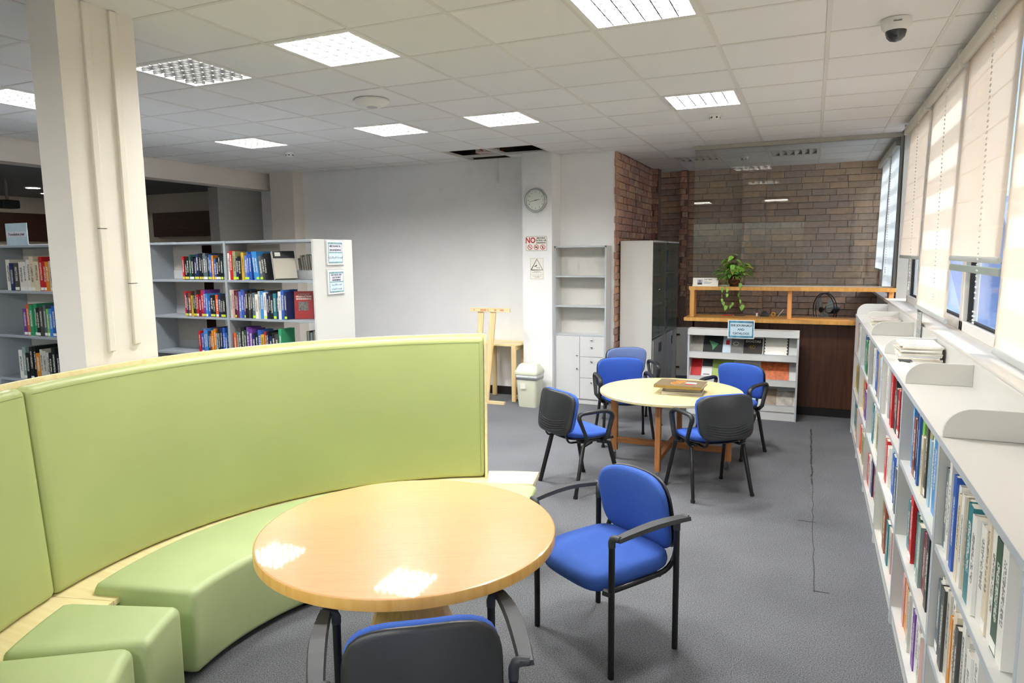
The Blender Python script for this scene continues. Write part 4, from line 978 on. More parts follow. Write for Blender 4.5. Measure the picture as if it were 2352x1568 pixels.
# magazines piled on top
MG = ['#d9d4cc', '#e9e6e0', '#c6cbd4', '#e2dccb', '#b7bfc9', '#e6e1d8', '#d2c7bd', '#c9d6d2', '#efece6']
def pile(n, xc, yc, wx, wy, z0, where, th=.009):
    z = z0
    for i in range(n):
        tk = th*random.uniform(.7, 1.3); a = random.uniform(-.06, .06); dx, dy = random.uniform(-.008, .008), random.uniform(-.01, .01)
        o = B(-wx/2, -wy/2, 0, wx/2, wy/2, tk-.0012).build('magazine', PAGES if i % 3 else PAPER)
        tag(o, 'magazine, %s from the bottom of the pile %s' % (ORD[i], where), 'magazine', 'magazines piled on the window bookcases')
        B(-wx/2-.0006, -wy/2-.0006, tk-.0012, wx/2+.0006, wy/2+.0006, tk-.0002).build('cover', mat('magazine_cover_%d' % (i % 9), MG[i % 9], .25, noise=.25, nscale=9), o)
        o.location = (xc+dx, yc+dy, z+.0004); o.rotation_euler = (0, 0, a); z += tk+.0003
    return z
pile(10, .585, 4.62, .205, .29, ZT, 'behind the second rounded divider')
pile(7, .585, 6.62, .205, .29, ZT, 'toward the counter')
pile(2, .585, 6.30, .205, .27, ZT, 'lying low near the counter', .006)
t = tag(MB().prism([(.44, 1.2355), (.56, 1.2355), (.54, 1.252), (.47, 1.262)], 4.30, 4.42, 'y').build('folded_leaflet', PAPER), 'folded dark leaflet on the shelf edge beside the magazine pile', 'leaflet')
B(.462, 4.315, 1.2625, .53, 4.405, 1.2632).build('leaflet_print', INK, t, rot=(0, 0, 0))
t = thing('acrylic_sign', 'clear acrylic notice stand beside the window sill', 'sign', (.70, 5.55, ZT+.0005))
B(0, -.11, 0, .004, .11, .22).build('plate', ACRYL, t); B(-.05, -.11, 0, 0, .11, .004).build('base', ACRYL, t)
for z_ in (.19, .165, .08, .06): B(-.0008, -.07, z_, 0, .07-.2*(z_ % .05), z_+.006).build('print_line', mat('ink_grey', '#8b929b', .6), t)

# ------------------------------------------------------------------ blinds
def blind(label, y0, y1, zb, mm, chain_y=None, chain_z=1.55, spare=False, x=.80):
    t = thing('roller_blind', label, 'blind', (x, (y0+y1)/2, 0), 0, 'roller blinds along the windows')
    h = (y1-y0)/2-.012
    MB().tube([(0, -h, 3.035), (0, h, 3.035)], .034, 16).build('roller', mat('roller_cream', '#dcd7cc', .45), t, smooth='auto')
    for sy in (-1, 1): B(-.03, sy*(h+.002)-.006, 2.985, .05, sy*(h+.002)+.006, 3.085).build('bracket', PLAST, t)
    f = MB(); N = 14
    for k in range(N):
        ya, yb = -h-.006+(2*h+.012)*k/N, -h-.006+(2*h+.012)*(k+1)/N
        f.add([(.0+.0015*S(k*1.3), ya, zb), (.0+.0015*S((k+1)*1.3), yb, zb), (.028, yb, 3.03), (.028, ya, 3.03)], [(0, 1, 2, 3)])
    f.build('cloth', mm, t, smooth=True)
    MB().tube([(0, -h, zb), (0, h, zb)], .011, 10, flat=1.5).build('bottom_bar', mat('bar_grey', '#c3c8c6', .4), t, smooth='auto')
    if spare:
        B(-.004, -h-.01, zb-.075, .012, h+.01, zb-.035).build('valance_bar', mat('bar_green_grey', '#9fa9a5', .4), t, bevel=.006)
    if chain_y is not None:
        cy = chain_y-(y0+y1)/2; ch = MB()
        for sy, xx in ((-.018, -.045), (.018, -.04)):
            zz_ = 3.0
            pts = [(xx, cy+sy, zz_-.028*k) for k in range(int((3.0-chain_z)/.028))]
            for p in pts: ch.lathe([(.0015, -.005), (.0048, 0), (.0015, .005)], 5, o=p)
        for k in range(9):
            a = PI*k/8; ch.lathe([(.0015, -.005), (.0048, 0), (.0015, .005)], 5, o=(-.043, cy-.018*C(a), chain_z-.02-.06*S(a)))
        q = ch.build('bead_chain', mat('bead_white', '#e8e6e1', .4), t); q['kind'] = 'stuff'
    return t
blind('cream roller blind drawn half down, nearest the glass screen', 6.59, 7.90, 1.81, BLINDC, 6.75, 1.62)
blind('striped roller blind drawn to the sill, next to the notice stand', 5.15, 6.585, 1.415, BLINDZ, 5.42, 1.62)
blind('cream roller blind above the uncovered blue window pane', 3.87, 5.145, 1.82, BLINDC, 4.12, 1.58, True)
blind('striped roller blind drawn to the sill at the right edge', 2.6, 3.865, 1.40, BLINDZ, None)
blind('striped roller blind just beyond the right edge of the picture', 1.3, 2.595, 1.40, BLINDZ)
blind('roller blind beside the camera, out of the picture', .05, 1.295, 1.40, BLINDZ)
blind('bright striped roller blind behind the glass screen, nearest it', 8.62, 9.74, 1.40, BLINDO, 8.9, 1.7)
blind('roller blind behind the glass screen in the office corner', 9.76, 10.88, 1.62, BLINDO)

# ------------------------------------------------------------------ office counter and glass screen
t = thing('reception_counter', 'oak and walnut reception counter in front of the brick wall', 'counter', (0, 0, 0))
MB().prism([(-1.37, 8.27), (.50, 8.27), (.50, 8.75), (-1.37, 8.75)], 1.075, 1.112, 'z').build('worktop', CTOP, t, bevel=.004)
B(-1.371, 8.264, 1.072, .501, 8.27, 1.113).build('worktop_edge', CEDGE, t)
B(-1.30, 8.46, .10, .47, 8.49, 1.075).build('front_panel', CPANEL, t); B(-1.30, 8.475, 0, .47, 8.49, .10).build('plinth', BASEB, t)
B(-1.31, 8.46, .0, -1.28, 8.74, 1.075).build('side_panel', CPANEL, t)
B(-1.335, 8.36, 1.432, .825, 8.62, 1.472).build('upper_shelf', CTOP, t, bevel=.003); B(-1.336, 8.354, 1.431, .826, 8.36, 1.473).build('upper_edge', CEDGE, t)
for x in (-1.325, -.245, .765): B(x, 8.40, 1.1125, x+.045, 8.60, 1.4315).build('post', wood('counter_post', '#bd7f42', '#d69a5a', 2, .35, .6), t, bevel=.003)
B(-1.32, 8.35, 1.113, -1.27, 8.41, 1.431).build('corner_batten', CEDGE, t)
t = thing('glass_screen', 'tall clear glass screen standing on the counter up to the ceiling', 'glass screen', (0, 0, 0))
B(-1.315, 8.478, 1.474, .82, 8.486, 3.055).build('pane', PARTG, t)
B(-1.32, 8.46, 3.055, .825, 8.505, 3.099).build('head_channel', mat('head_channel', '#a9a59a', .5), t)
B(-1.315, 8.468, 1.473, .82, 8.496, 1.486).build('foot_channel', ALU, t)
B(.80, 8.455, 1.474, .826, 8.515, 3.054).build('side_channel', mat('side_channel', '#8f918e', .4), t)
tag(B(-.935, 8.487, 1.60, -.80, 8.4876, 1.66).build('sticky_note', mat('note_yellow', '#b9a63a', .6)), 'yellow paper note stuck on the glass screen', 'note').location = (.14, 0, .09)
# nameplate with portrait
t = thing('name_sign', 'white name card with a small portrait on the counter shelf', 'sign', (-1.15, 8.372, 1.4735), 0)
MB().prism([(0, 0), (.05, 0), (.027, .10), (.023, .10)], -.145, .145, 'x').build('card', PAPER, t)
sl = math.atan2(.023, .10)
def oncard(x, z): return (x, z*.23-.0012, z)
B(-.075, 0, 0, -.012, .0008, .062).build('portrait_ground', mat('portrait_ground', '#a9aebd', .6), t, loc=(-.02, oncard(0, .02)[1], .02), rot=(-sl, 0, 0))
MB().lathe([(.0, 0), (.013, .0003), (.013, .0012), (0, .0012)], 14).build('portrait_hair', INK, t, loc=(-.064, .0125, .058), rot=(PI/2-sl, 0, 0))
MB().lathe([(.0, 0), (.008, .0003), (.008, .0010), (0, .0010)], 14).build('portrait_face', mat('portrait_skin', '#c79d84', .6), t, loc=(-.064, .0108, .057), rot=(PI/2-sl, 0, 0))
B(-.024, 0, 0, .024, .0008, .022).build('portrait_shoulders', INK, t, loc=(-.064, .0028, .021), rot=(-sl, 0, 0))
text('Dana Tagada', .017, t, (.028, .0166, .082), (PI/2-sl, 0, 0), INK, bold=.0003); text('Librarian', .011, t, (-.002, .0120, .06), (PI/2-sl, 0, 0), INK)
for z_, w2 in ((.045, .09), (.034, .075)): B(-.02, -.0004, -.002, -.02+w2, .0004, .002).build('print_line', BLUEINK, t, loc=(0, z_*.23-.001, z_), rot=(-sl, 0, 0))

# pothos
t = thing('potted_pothos', 'trailing green pothos in a round bronze pot on the counter', 'plant', (-.832, 8.40, 1.4735))
MB().lathe([(.045, 0), (.048, .012), (.042, .02), (.068, .05), (.078, .085), (.07, .118), (.058, .125), (.054, .118), (.05, .11)], 32).build('pot', BRONZE, t, smooth='auto')
def leafmesh(L, W, name, m):
    prof = [(0, .0), (.06, .5), (.18, .92), (.35, 1.0), (.55, .82), (.75, .5), (.9, .2), (1, 0)]
    vs = []; fs = []
    for u, wv in prof:
        y = u*L; dz = -.35*L*u*u
        vs += [(-W/2*wv, y-(.10*L*(1-u) if .05 < u < .2 else 0), dz+.06*W*wv), (0, y, dz), (W/2*wv, y-(.10*L*(1-u) if .05 < u < .2 else 0), dz+.06*W*wv)]
    for i in range(len(prof)-1):
        a = i*3; fs += [(a, a+1, a+4, a+3), (a+1, a+2, a+5, a+4)]
    k = len(vs); vs2 = vs+[(x, y, z-.0007) for x, y, z in vs]; fs2 = fs+[tuple(reversed([i+k for i in f])) for f in fs]
    return MB().add(vs2, fs2).mesh(name, m, True)
LM = [leafmesh(.075, .05, 'leaf', LEAF), leafmesh(.06, .045, 'leaf', LEAFD), leafmesh(.085, .052, 'leaf', LEAF), leafmesh(.07, .045, 'leaf', LEAFY), leafmesh(.065, .05, 'leaf', LEAFD)]
rnd = random.Random(11)
for i in range(78):
    az = rnd.uniform(0, 2*PI); el = rnd.random()
    r = .03+.15*rnd.random()**.7; h = .15+.23*el*(1-r/.27)+rnd.uniform(-.02, .03)
    if rnd.random() < .25: h -= .05
    p = Vector((r*C(az)*1.05, r*S(az)*.3-.08, h))
    me = LM[3] if rnd.random() < .08 else rnd.choice([LM[0], LM[1], LM[2], LM[0], LM[4]])
    inst(me, 'leaf', t, p, (rnd.uniform(-.7, .3), rnd.uniform(-.5, .5), az-PI/2+rnd.uniform(-.6, .6)), (1, 1, 1))
    if i % 2 == 0: MB().tube([(0, 0, .11), p*.5+Vector((0, 0, .09)), p], .0018, 5).build('stem', STEM, t, smooth=True)
inst(LM[2], 'leaf', t, (.03, -.02, .36), (.5, 0, 1.2)); inst(LM[2], 'leaf', t, (-.01, -.09, .25), (-1.0, 0, PI+.2), (1.1, 1.1, 1.1)); inst(LM[3], 'leaf', t, (-.005, -.095, .215), (-1.35, 0, PI), (1.1, 1.1, 1.1))
def vine(pts, leaves):
    P = [Vector(p) for p in pts]; sm_ = []
    for i in range(len(P)-1):
        for k in range(5):
            u = k/5; sm_.append(P[i].lerp(P[i+1], u))
    sm_.append(P[-1]); MB().tube(sm_, .0020, 5).build('vine', STEM, t, smooth=True)
    for (u, a, s_) in leaves:
        p = sm_[min(len(sm_)-1, int(u*(len(sm_)-1)))]
        inst(LM[0], 'leaf', t, p, (-1.15, rnd.uniform(-.3, .3), a), (s_, s_, s_))
vine([(-.05, -.05, .13), (-.11, -.085, .03), (-.118, -.09, -.06), (-.118, -.09, -.14), (-.09, -.09, -.2), (-.05, -.09, -.228), (-.02, -.09, -.218), (.005, -.09, -.18)], [(.22, PI-.4, .85), (.45, PI+.5, .6), (.52, PI-.3, .75), (.66, PI+.2, .85), (.9, PI-.5, .6), (1, PI+.4, .55)])
vine([(.05, -.05, .13), (.085, -.085, .06), (.07, -.09, -.03), (.075, -.09, -.1), (.085, -.09, -.18), (.10, -.09, -.235), (.125, -.09, -.2)], [(.2, PI+.5, .8), (.45, PI-.9, .7), (.6, PI+1.0, .65), (.82, PI+.5, .7), (.98, PI-.4, .9)])
vine([(-.06, -.06, .12), (-.06, -.09, 0), (-.055, -.09, -.1)], [(.6, PI+.3, .6), (.95, PI-.3, .6)])

# fan behind the counter
t = thing('desk_fan', 'black and silver desk fan behind the counter', 'fan', (.17, 9.25, .76), 0, rot=(0, 0, -.95))
# desk under it
dsk = thing('office_desk', 'dark office desk hidden behind the counter', 'desk', (0, 9.28, 0))
B(-1.0, -.35, .72, .65, .35, .755).build('desktop', CPANEL, dsk)
for x in (-.97, .59): B(x, -.33, 0, x+.03, .33, .72).build('leg', CPANEL, dsk)
MB().lathe([(.11, 0), (.11, .015), (.04, .03)], 24).build('base', BLACKP, t, smooth='auto')
MB().cyl((0, 0, .03), (0, 0, .36), .018, n=12).build('stand', BLACKP, t)
fz = .40
MB().lathe([(.05, 0), (.055, .03), (.05, .12), (.03, .15)], 20).build('motor', BLACKP, t, smooth='auto', loc=(0, .02, fz), rot=(-PI/2, 0, 0))
cg = MB()
for rr, yy in ((.2, -.03), (.2, .005)): cg.tube([(rr*C(2*PI*k/40), yy, fz+rr*S(2*PI*k/40)) for k in range(41)], .006, 6)
cg.build('guard_ring', BLACKP, t, smooth=True)
for k in range(28):
    a = 2*PI*k/28
    MB().tube([(.03*C(a), -.07, fz+.03*S(a)), (.13*C(a), -.065, fz+.13*S(a)), (.2*C(a), -.03, fz+.2*S(a))], .0016, 4).build('guard_wire', mat('wire_silver', '#9fa2a4', .3, metal=.8), t)
for k in range(3):
    a = 2*PI*k/3+.5; vs = []
    for i in range(7):
        u = i/6; r = .03+.15*u; wd = .03+.055*S(PI*min(1, u*1.1)*.85)
        for sgn in (-1, 1): vs.append((r*C(a)-sgn*wd*S(a), -.02+sgn*.018, fz+r*S(a)+sgn*wd*C(a)))
    MB().add(vs, [(2*i, 2*i+1, 2*i+3, 2*i+2) for i in range(6)]).build('blade', mat('blade_silver', '#d5d7d9', .3, metal=.1), t, smooth=True)
MB().lathe([(.035, 0), (.035, .02), (.02, .03)], 20).build('hub', BLACKP, t, smooth='auto', loc=(0, -.05, fz), rot=(PI/2, 0, 0))
# small things on the worktop
def pen(label, p0, p1, m, r=.005):
    q = MB().tube([p0, p1], r, 8).build('pen', m); tag(q, label, 'pen', 'pens on the counter'); MB().tube([p1, tuple(p1[i]+(p1[i]-p0[i])*.06 for i in range(3))], [r*.8, r*.3], 8).build('tip', INK, q)
pen('red marker pen lying on the counter worktop', (-.98, 8.62, 1.1185), (-.86, 8.62, 1.1185), mat('pen_red', '#b8262c', .4), .006)
pen('thin dark pen lying on the counter worktop', (-.84, 8.63, 1.117), (-.72, 8.62, 1.117), INK, .0045)
t = thing('small_bottle', 'tiny bottle with a red cap on the counter', 'bottle', (-.585, 8.66, 1.1125)); MB().lathe([(.012, 0), (.013, .03), (.007, .04)], 14).build('body', PLAST, t, smooth='auto'); MB().lathe([(.008, .04), (.008, .055)], 12).build('cap', REDINK, t)
t = thing('tape_dispenser', 'black tape dispenser on the counter worktop', 'tape dispenser', (-.50, 8.64, 1.1125)); MB().prism([(-.05, 0), (.05, 0), (.05, .02), (.02, .06), (-.02, .06)], -.02, .02).build('body', BLACKP, t, bevel=.004)
t = thing('sticky_tape', 'small yellow tape roll on the counter', 'tape', (-.40, 8.64, 1.1125)); MB().tube([(.02*C(2*PI*k/20), 0, .026+.02*S(2*PI*k/20)) for k in range(21)], .006, 8).build('ring', mat('tape_yellow', '#e0ad2c', .4), t, smooth=True)
pen('pale pen leaning up from the counter', (-.35, 8.64, 1.118), (-.29, 8.65, 1.20), PLAST, .004)

# ------------------------------------------------------------------ journal rack
t = thing('journal_rack', 'white three tier journal rack in front of the counter', 'rack', (-1.29, 8.07, 0))
Wd, Dp, Ht = 1.19, .185, 1.0
for x in (0, Wd-.02): B(x, 0, 0, x+.02, Dp, Ht-.07).build('side_panel', WHITE, t); B(x, -.002, 0, x+.02, 0, Ht-.07).build('edge_strip', EDGE, t)
B(0, -.012, Ht-.07, Wd, Dp, Ht).build('top_board', WHITE, t, bevel=.003)
B(.02, Dp-.008, .02, Wd-.02, Dp, Ht-.07).build('back_panel', mat('rack_back', '#c2c3b8', .6), t)
B(.02, .01, 0, Wd-.02, .02, .12).build('kick_board', WHITE, t)
TIER = [.735, .455, .17]
for z in TIER:
    B(.02, 0, z-.07, Wd-.02, .012, z).build('lip', WHITE, t); B(.02, -.002, z, Wd-.02, .012, z+.004).build('edge_strip', EDGE, t)
    MB().prism([(.012, z-.06), (.012, z-.045), (Dp-.008, z+.165), (Dp-.008, z+.15)], .02, Wd-.02, 'x').build('sloped_shelf', WHITE, t)
def mag(tier, x, w_, h_, m, label, deco=None):
    z = TIER[tier]; a = math.atan2(.21, Dp-.02)
    o = B(0, 0, 0, w_, h_, .006).build('catalogue', PAGES); tag(o, label, 'magazine', 'catalogues on the journal rack')
    B(-.0005, -.0005, .006, w_+.0005, h_+.0005, .007).build('cover', m, o)
    o.location = (-1.29+x, 8.07+.020+len(label)*.00002, z-.031); o.rotation_euler = (a, 0, 0)
    return o
H = .255
mag(0, .03, .13, H, mat('mg1', '#8c8780', .4, noise=.2, nscale=12), 'grey catalogue at the left end of the top rack tier')
o = mag(0, .165, .215, H, mat('mg2', '#2b2f2e', .25), 'black catalogue with green glass shape, top rack tier')
MB().add([(.06, .19, .0075), (.17, .15, .0075), (.11, .06, .0075), (.165, .145, .0078), (.1, .11, .0075)], [(0, 1, 4), (4, 1, 2)]).build('cover_art', mat('mg_green', '#4f8a63', .3), o)
o = mag(0, .385, .085, H, mat('mg3', '#b9cbd8', .35, noise=.15, nscale=10), 'pale blue leaflet on the top rack tier'); B(.03, .14, .007, .07, .2, .0075).build('cover_art', REDINK, o)
o = mag(0, .475, .13, H-.01, mat('mg4', '#767573', .3), 'grey catalogue with white oval on the top rack tier')
MB().tube([(.05+.028*C(2*PI*k/24), .16+.022*S(2*PI*k/24), .0078) for k in range(25)], .003, 6).build('cover_oval', PAPER, o)
o = mag(0, .61, .20, H-.02, mat('mg5', '#34302a', .3), 'dark DOGTAS catalogue on the top rack tier'); text('DOGTAS', .040, o, (.1, .195, .0076), (0, 0, 0), PAPER, bold=.001); text('40', .07, o, (.09, .12, .0076), (0, 0, .0), mat('ink_gold', '#8a6f3a', .5))
o = mag(0, .825, .26, H+.02, mat('mg6', '#33373a', .3), 'white dotted catalogue at the right end of the top rack tier')
dots = MB()
for i in range(12):
    for j in range(13):
        r = .0125; cx = .02+i*.021+(j % 2)*.008; cy = .012+j*.0195
        if cx > .245: continue
        dots.lathe([(r, 0), (r*.9, .0006)], 8, o=(cx, cy, .007+.0001*(j % 3)))
q = dots.build('dot_pattern', PAPER, o); q['kind'] = 'stuff'
mag(1, .03, .12, H, mat('mg7', '#c1282c', .35), 'red catalogue at the left end of the middle rack tier')
o = mag(1, .155, .115, H, mat('mg8', '#d5d6da', .35), 'black and white catalogue on the middle rack tier'); B(.0, .16, .007, .115, .255, .0075).build('cover_band', INK, o); B(.02, .05, .007, .09, .06, .0075).build('cover_line', INK, o)
o = mag(1, .275, .23, H, mat('mg9', '#9bb35c', .35), 'lime green catalogue on the middle rack tier'); B(.12, 0, .007, .229, .25, .0074).build('cover_art', mat('mg9b', '#a9bd6c', .35), o)
mag(1, .80, .07, H, mat('mg10', '#cf6a3a', .35), 'narrow orange catalogue on the middle rack tier')
mag(1, .875, .22, H, mat('mg11', '#cf6f42', .35, noise=.35, nscale=30), 'orange patterned catalogue at the right of the middle rack tier')
mag(2, .62, .17, H-.02, mat('mg12', '#8fb4cf', .35, noise=.2, nscale=12), 'pale blue catalogue on the bottom rack tier')
mag(2, .82, .16, H-.02, mat('mg13', '#8a7a66', .4, noise=.3, nscale=14), 'brown catalogue on the bottom rack tier')
mag(2, .985, .17, H-.04, mat('mg14', '#a7a096', .4, noise=.4, nscale=16), 'pale brown catalogue at the right of the bottom rack tier')
t = thing('shelf_sign', 'IDE JOURNALS AND CATALOGS sign hanging on the journal rack', 'sign', (-.705, 8.052, 1.012))
B(-.142, -.002, -.104, .142, .004, .104).build('holder', PLAST, t, bevel=.001)
B(-.133, -.0028, -.095, .133, -.002, .095).build('print_border', mat('sign_teal', '#4f8fae', .4, noise=.5, nscale=18), t)
B(-.115, -.0036, -.072, .118, -.0028, .072).build('print_ground', mat('sign_pale', '#c3dbe6', .4, noise=.06, nscale=12), t)
text('IDE JOURNALS', .034, t, (.002, -.0041, .043), FRONT, INK, bold=.0007); text('AND', .034, t, (0, -.0041, -.002), FRONT, INK, bold=.0007); text('CATALOGS', .034, t, (0, -.0041, -.047), FRONT, INK, bold=.0007)

# ------------------------------------------------------------------ white bookcase by the pillar
t = thing('tall_bookcase', 'tall white bookcase with empty shelves, door and drawers', 'bookcase', (-2.949, 8.13, 0))
Wd, Dp, Ht = .667, .222, 1.965
for x in (0, Wd-.018): B(x, 0, 0, x+.018, Dp, Ht).build('side_panel', WHITE, t); B(x, -.002, 0, x+.018, 0, Ht).build('edge_strip', EDGE, t)
B(.018, 0, Ht-.02, Wd-.018, Dp, Ht).build('top_board', WHITE, t); B(0, -.002, Ht-.02, Wd, 0, Ht).build('edge_strip', EDGE, t)
B(.018, Dp-.008, .06, Wd-.018, Dp, Ht-.02).build('back_panel', mat('case_back', '#cdcbc6', .5), t)
for z in (1.60, 1.23, .875): B(.018, .004, z-.018, Wd-.018, Dp-.008, z).build('shelf', WHITE, t); B(.018, .002, z-.018, Wd-.018, .004, z).build('edge_strip', EDGE, t)
B(.018, .01, 0, Wd-.018, .02, .062).build('plinth', WHITE, t)
FR = mat('cabinet_front', '#d3d4d4', .4)
d = B(.02, -.004, .066, .332, .012, .853).build('door', FR, t, bevel=.002)
for z in (.62, .45):
    MB().lathe([(.006, 0), (.006, .012), (.012, .016), (.012, .022), (.006, .025)], 14).build('knob', CHROME, d, smooth='auto', loc=(.305, -.004, z), rot=(PI/2, 0, 0))
for i, (z0, z1) in enumerate(((.602, .853), (.335, .598), (.066, .331))):
    d = B(.336, -.004, z0, Wd-.02, .012, z1).build('drawer', FR, t, bevel=.002)
    for z in ((z1-.04, z1-.13) if i == 0 else (z1-.05,)):
        MB().lathe([(.006, 0), (.006, .012), (.012, .016), (.012, .022), (.006, .025)], 14).build('knob', CHROME, d, smooth='auto', loc=(.49, -.004, z), rot=(PI/2, 0, 0))

# ------------------------------------------------------------------ clock and wall signs on the pillar
t = thing('wall_clock', 'round silver wall clock on the white pillar', 'clock', (-3.155, 8.05, 2.527), 0, rot=(PI/2, 0, 0))
MB().lathe([(.143, 0), (.147, .012), (.143, .03), (.132, .036), (.122, .03), (.12, .02)], 48, cap=False).build('rim', mat('clock_silver', '#b3b7b8', .25, metal=.6), t, smooth=True)
MB().lathe([(.122, .0), (.122, .018)], 48).build('dial', mat('clock_dial', '#e4e8e0', .5), t)
for i in range(12):
    a = PI/2-(i+1)*PI/6; text(str(i+1), .027, t, (.098*C(a), .098*S(a), .0185), (0, 0, 0), INK, 'numeral')
def hand(L, w_, a, z): MB().prism([(-w_, -.02), (w_, -.02), (w_*.5, L), (-w_*.5, L)], z, z+.001, 'z').build('hand', INK, t, rot=(0, 0, a))
hand(.062, .004, -math.radians(2.72*30), .0195); hand(.088, .003, -math.radians(43*6), .0208)
MB().lathe([(.006, .019), (.006, .023)], 12).build('hub', INK, t)
t = thing('wall_sign', 'NO smoking, eating or drinking sign on the pillar', 'sign', (-3.155, 8.05, 2.0), 0, rot=(PI/2, 0, 0))
def rrect(w_, h_, r, z0, z1, n=5):
    p = []
    for cx, cy, a0 in ((w_/2-r, -h_/2+r, -PI/2), (w_/2-r, h_/2-r, 0), (-w_/2+r, h_/2-r, PI/2), (-w_/2+r, -h_/2+r, PI)):
        for k in range(n+1): a = a0+k*PI/2/n; p.append((cx+r*C(a), cy+r*S(a)))
    return MB().prism(p, z0, z1, 'z')
rrect(.29, .193, .015, 0, .003).build('plate', PAPER, t); rrect(.276, .18, .012, .003, .0034).build('border', mat('sign_grey_line', '#7d828b', .6), t); rrect(.268, .172, .010, .0034, .0038).build('face', PAPER, t)
text('NO', .098, t, (-.078, .037, .004), (0, 0, 0), REDINK, bold=.003, sx=.85)
for i, ln in enumerate(('SMOKING', 'EATING OR', 'DRINKING')): text(ln, .026, t, (.062, .066-.029*i, .004), (0, 0, 0), INK, bold=.001)
for i, x in enumerate((-.085, 0, .085)):
    MB().tube([(x+.029*C(2*PI*k/28), -.045+.029*S(2*PI*k/28), .0042) for k in range(29)], .0035, 6, flat=.2).build('ban_ring', REDINK, t)
    if i == 0: g = MB().box(x-.014, -.048, .004, x+.014, -.043, .0044).box(x+.006, -.038, .004, x+.009, -.03, .0044)
    elif i == 1: g = MB().prism([(x-.016, -.052), (x+.016, -.052), (x+.018, -.045), (x+.012, -.036), (x-.012, -.036), (x-.018, -.045)], .004, .0044, 'z')
    else: g = MB().prism([(x-.006, -.062), (x+.006, -.062), (x+.009, -.034), (x-.009, -.034)], .004, .0044, 'z').box(x+.002, -.034, .004, x+.004, -.024, .0044)
    g.build('pictogram', INK, t)
    MB().tube([(x-.02, -.025, .0046), (x+.02, -.065, .0046)], .0032, 6, flat=.2).build('ban_bar', REDINK, t)
t = thing('wall_sign', 'paper camera surveillance notice with black triangle on the pillar', 'sign', (-3.15, 8.05, 1.69), 0, rot=(PI/2, 0, 0))
MB().box(-.098, -.14, 0, .098, .14, .001).build('sheet', PAPER, t); 
fr_ = MB()
for a in ((-.086, -.128, .086, -.1265), (-.086, .1265, .086, .128), (-.086, -.1265, -.0845, .1265), (.0845, -.1265, .086, .1265), (-.086, -.072, .086, -.071)): fr_.box(a[0], a[1], .001, a[2], a[3], .0012)
q = fr_.build('border', INK, t); q['kind'] = 'stuff'
MB().tube([(-.078, -.016, .0014), (0, .118, .0014), (.078, -.016, .0014), (-.078, -.016, .0014)], .0055, 6, flat=.1).build('triangle', INK, t)
MB().prism([(-.034, .03), (-.028, .020), (.004, .038), (.0, .05)], .001, .0014, 'z').box(-.004, .012, .001, -.001, .038, .0014).box(-.004, .009, .001, .034, .013, .0014).box(.032, .0, .001, .035, .022, .0014).build('camera_pictogram', INK, t)
text('THIS LIBRARY IS\nMONITORED BY CCTV', .0125, t, (0, -.04, .0012), (0, 0, 0), INK); text(arabic('هذه المكتبة مراقبة')+'\n'+arabic('بالكاميرات'), .016, t, (0, -.098, .0012), (0, 0, 0), INK)

# ------------------------------------------------------------------ waste bin
t = thing('waste_bin', 'cream swing lid waste bin beside the white pillar', 'bin', (-3.155, 7.80, 0), -.06)
def loft(rects):
    mb = MB(); vs = []
    for w_, d_, z, r in rects:
        for cx, cy, a0 in ((w_/2-r, -d_/2+r, -PI/2), (w_/2-r, d_/2-r, 0), (-w_/2+r, d_/2-r, PI/2), (-w_/2+r, -d_/2+r, PI)):
            for k in range(5): a = a0+k*PI/8; vs.append((cx+r*C(a), cy+r*S(a), z))
    n = 20; fs = []
    for i in range(len(rects)-1):
        for k in range(n): fs.append((i*n+k, i*n+(k+1) % n, (i+1)*n+(k+1) % n, (i+1)*n+k))
    fs += [tuple(range(n-1, -1, -1)), tuple(range((len(rects)-1)*n, len(rects)*n))]
    return mb.add(vs, fs)
loft([(.235, .19, 0, .03), (.24, .195, .01, .03), (.285, .235, .36, .035)]).build('body', CREAM, t, smooth='auto')
loft([(.288, .238, .352, .035), (.294, .244, .345, .035), (.296, .246, .395, .035), (.286, .236, .41, .035)]).build('liner', BAG, t, smooth=True)
loft([(.305, .255, .405, .04), (.312, .262, .415, .04), (.305, .255, .45, .04), (.25, .16, .515, .04), (.22, .12, .53, .035)]).build('lid', CREAM, t, smooth='auto')
MB().prism([(-.085, .0), (.085, .0), (.075, .075), (-.075, .075)], -.002, .002).build('swing_flap', mat('cream_flap', '#e6e6cb', .3), t, loc=(0, -.117, .442), rot=(-.62, 0, 0))
B(-.07, -.1125, .24, 0, -.1105, .31).build('sticker', PAPER, t, rot=(.055, 0, 0)); 

# ------------------------------------------------------------------ small desk and easel
t = thing('side_desk', 'small birch desk against the back wall behind the easel', 'desk', (-3.63, 8.11, 0))
MB().prism([(-.33, -.06), (-.27, -.2), (.16, -.2), (.24, -.1), (.27, .0), (.27, .22), (-.33, .22)], .715, .74, 'z').build('desktop', PLY, t, bevel=.003)
for x, y in ((.17, -.16), (-.25, -.16), (.17, .16), (-.25, .16)): B(x, y-.02, 0, x+.055, y+.02, .715).build('leg', PINE, t, bevel=.003)
B(.18, -.14, .66, .215, .16, .715).build('apron', PINEH, t); B(.18, -.14, .02, .215, .16, .06).build('foot_rail', PINEH, t)
t = thing('easel', 'raw pine easel frame leaning behind the green sofa', 'easel', (-3.63, 7.74, 0))
for x0, x1 in ((-.19, -.26), (-.02, -.14)):
    MB().prism([(x0, 1.17), (x0+.075, 1.17), (x1+.075, .0), (x1, .0)], -.012, .012).build('upright', PINE, t, bevel=.002)
B(-.30, -.026, 1.165, .25, -.002, 1.212).build('cross_bar', PINEH, t, bevel=.002)
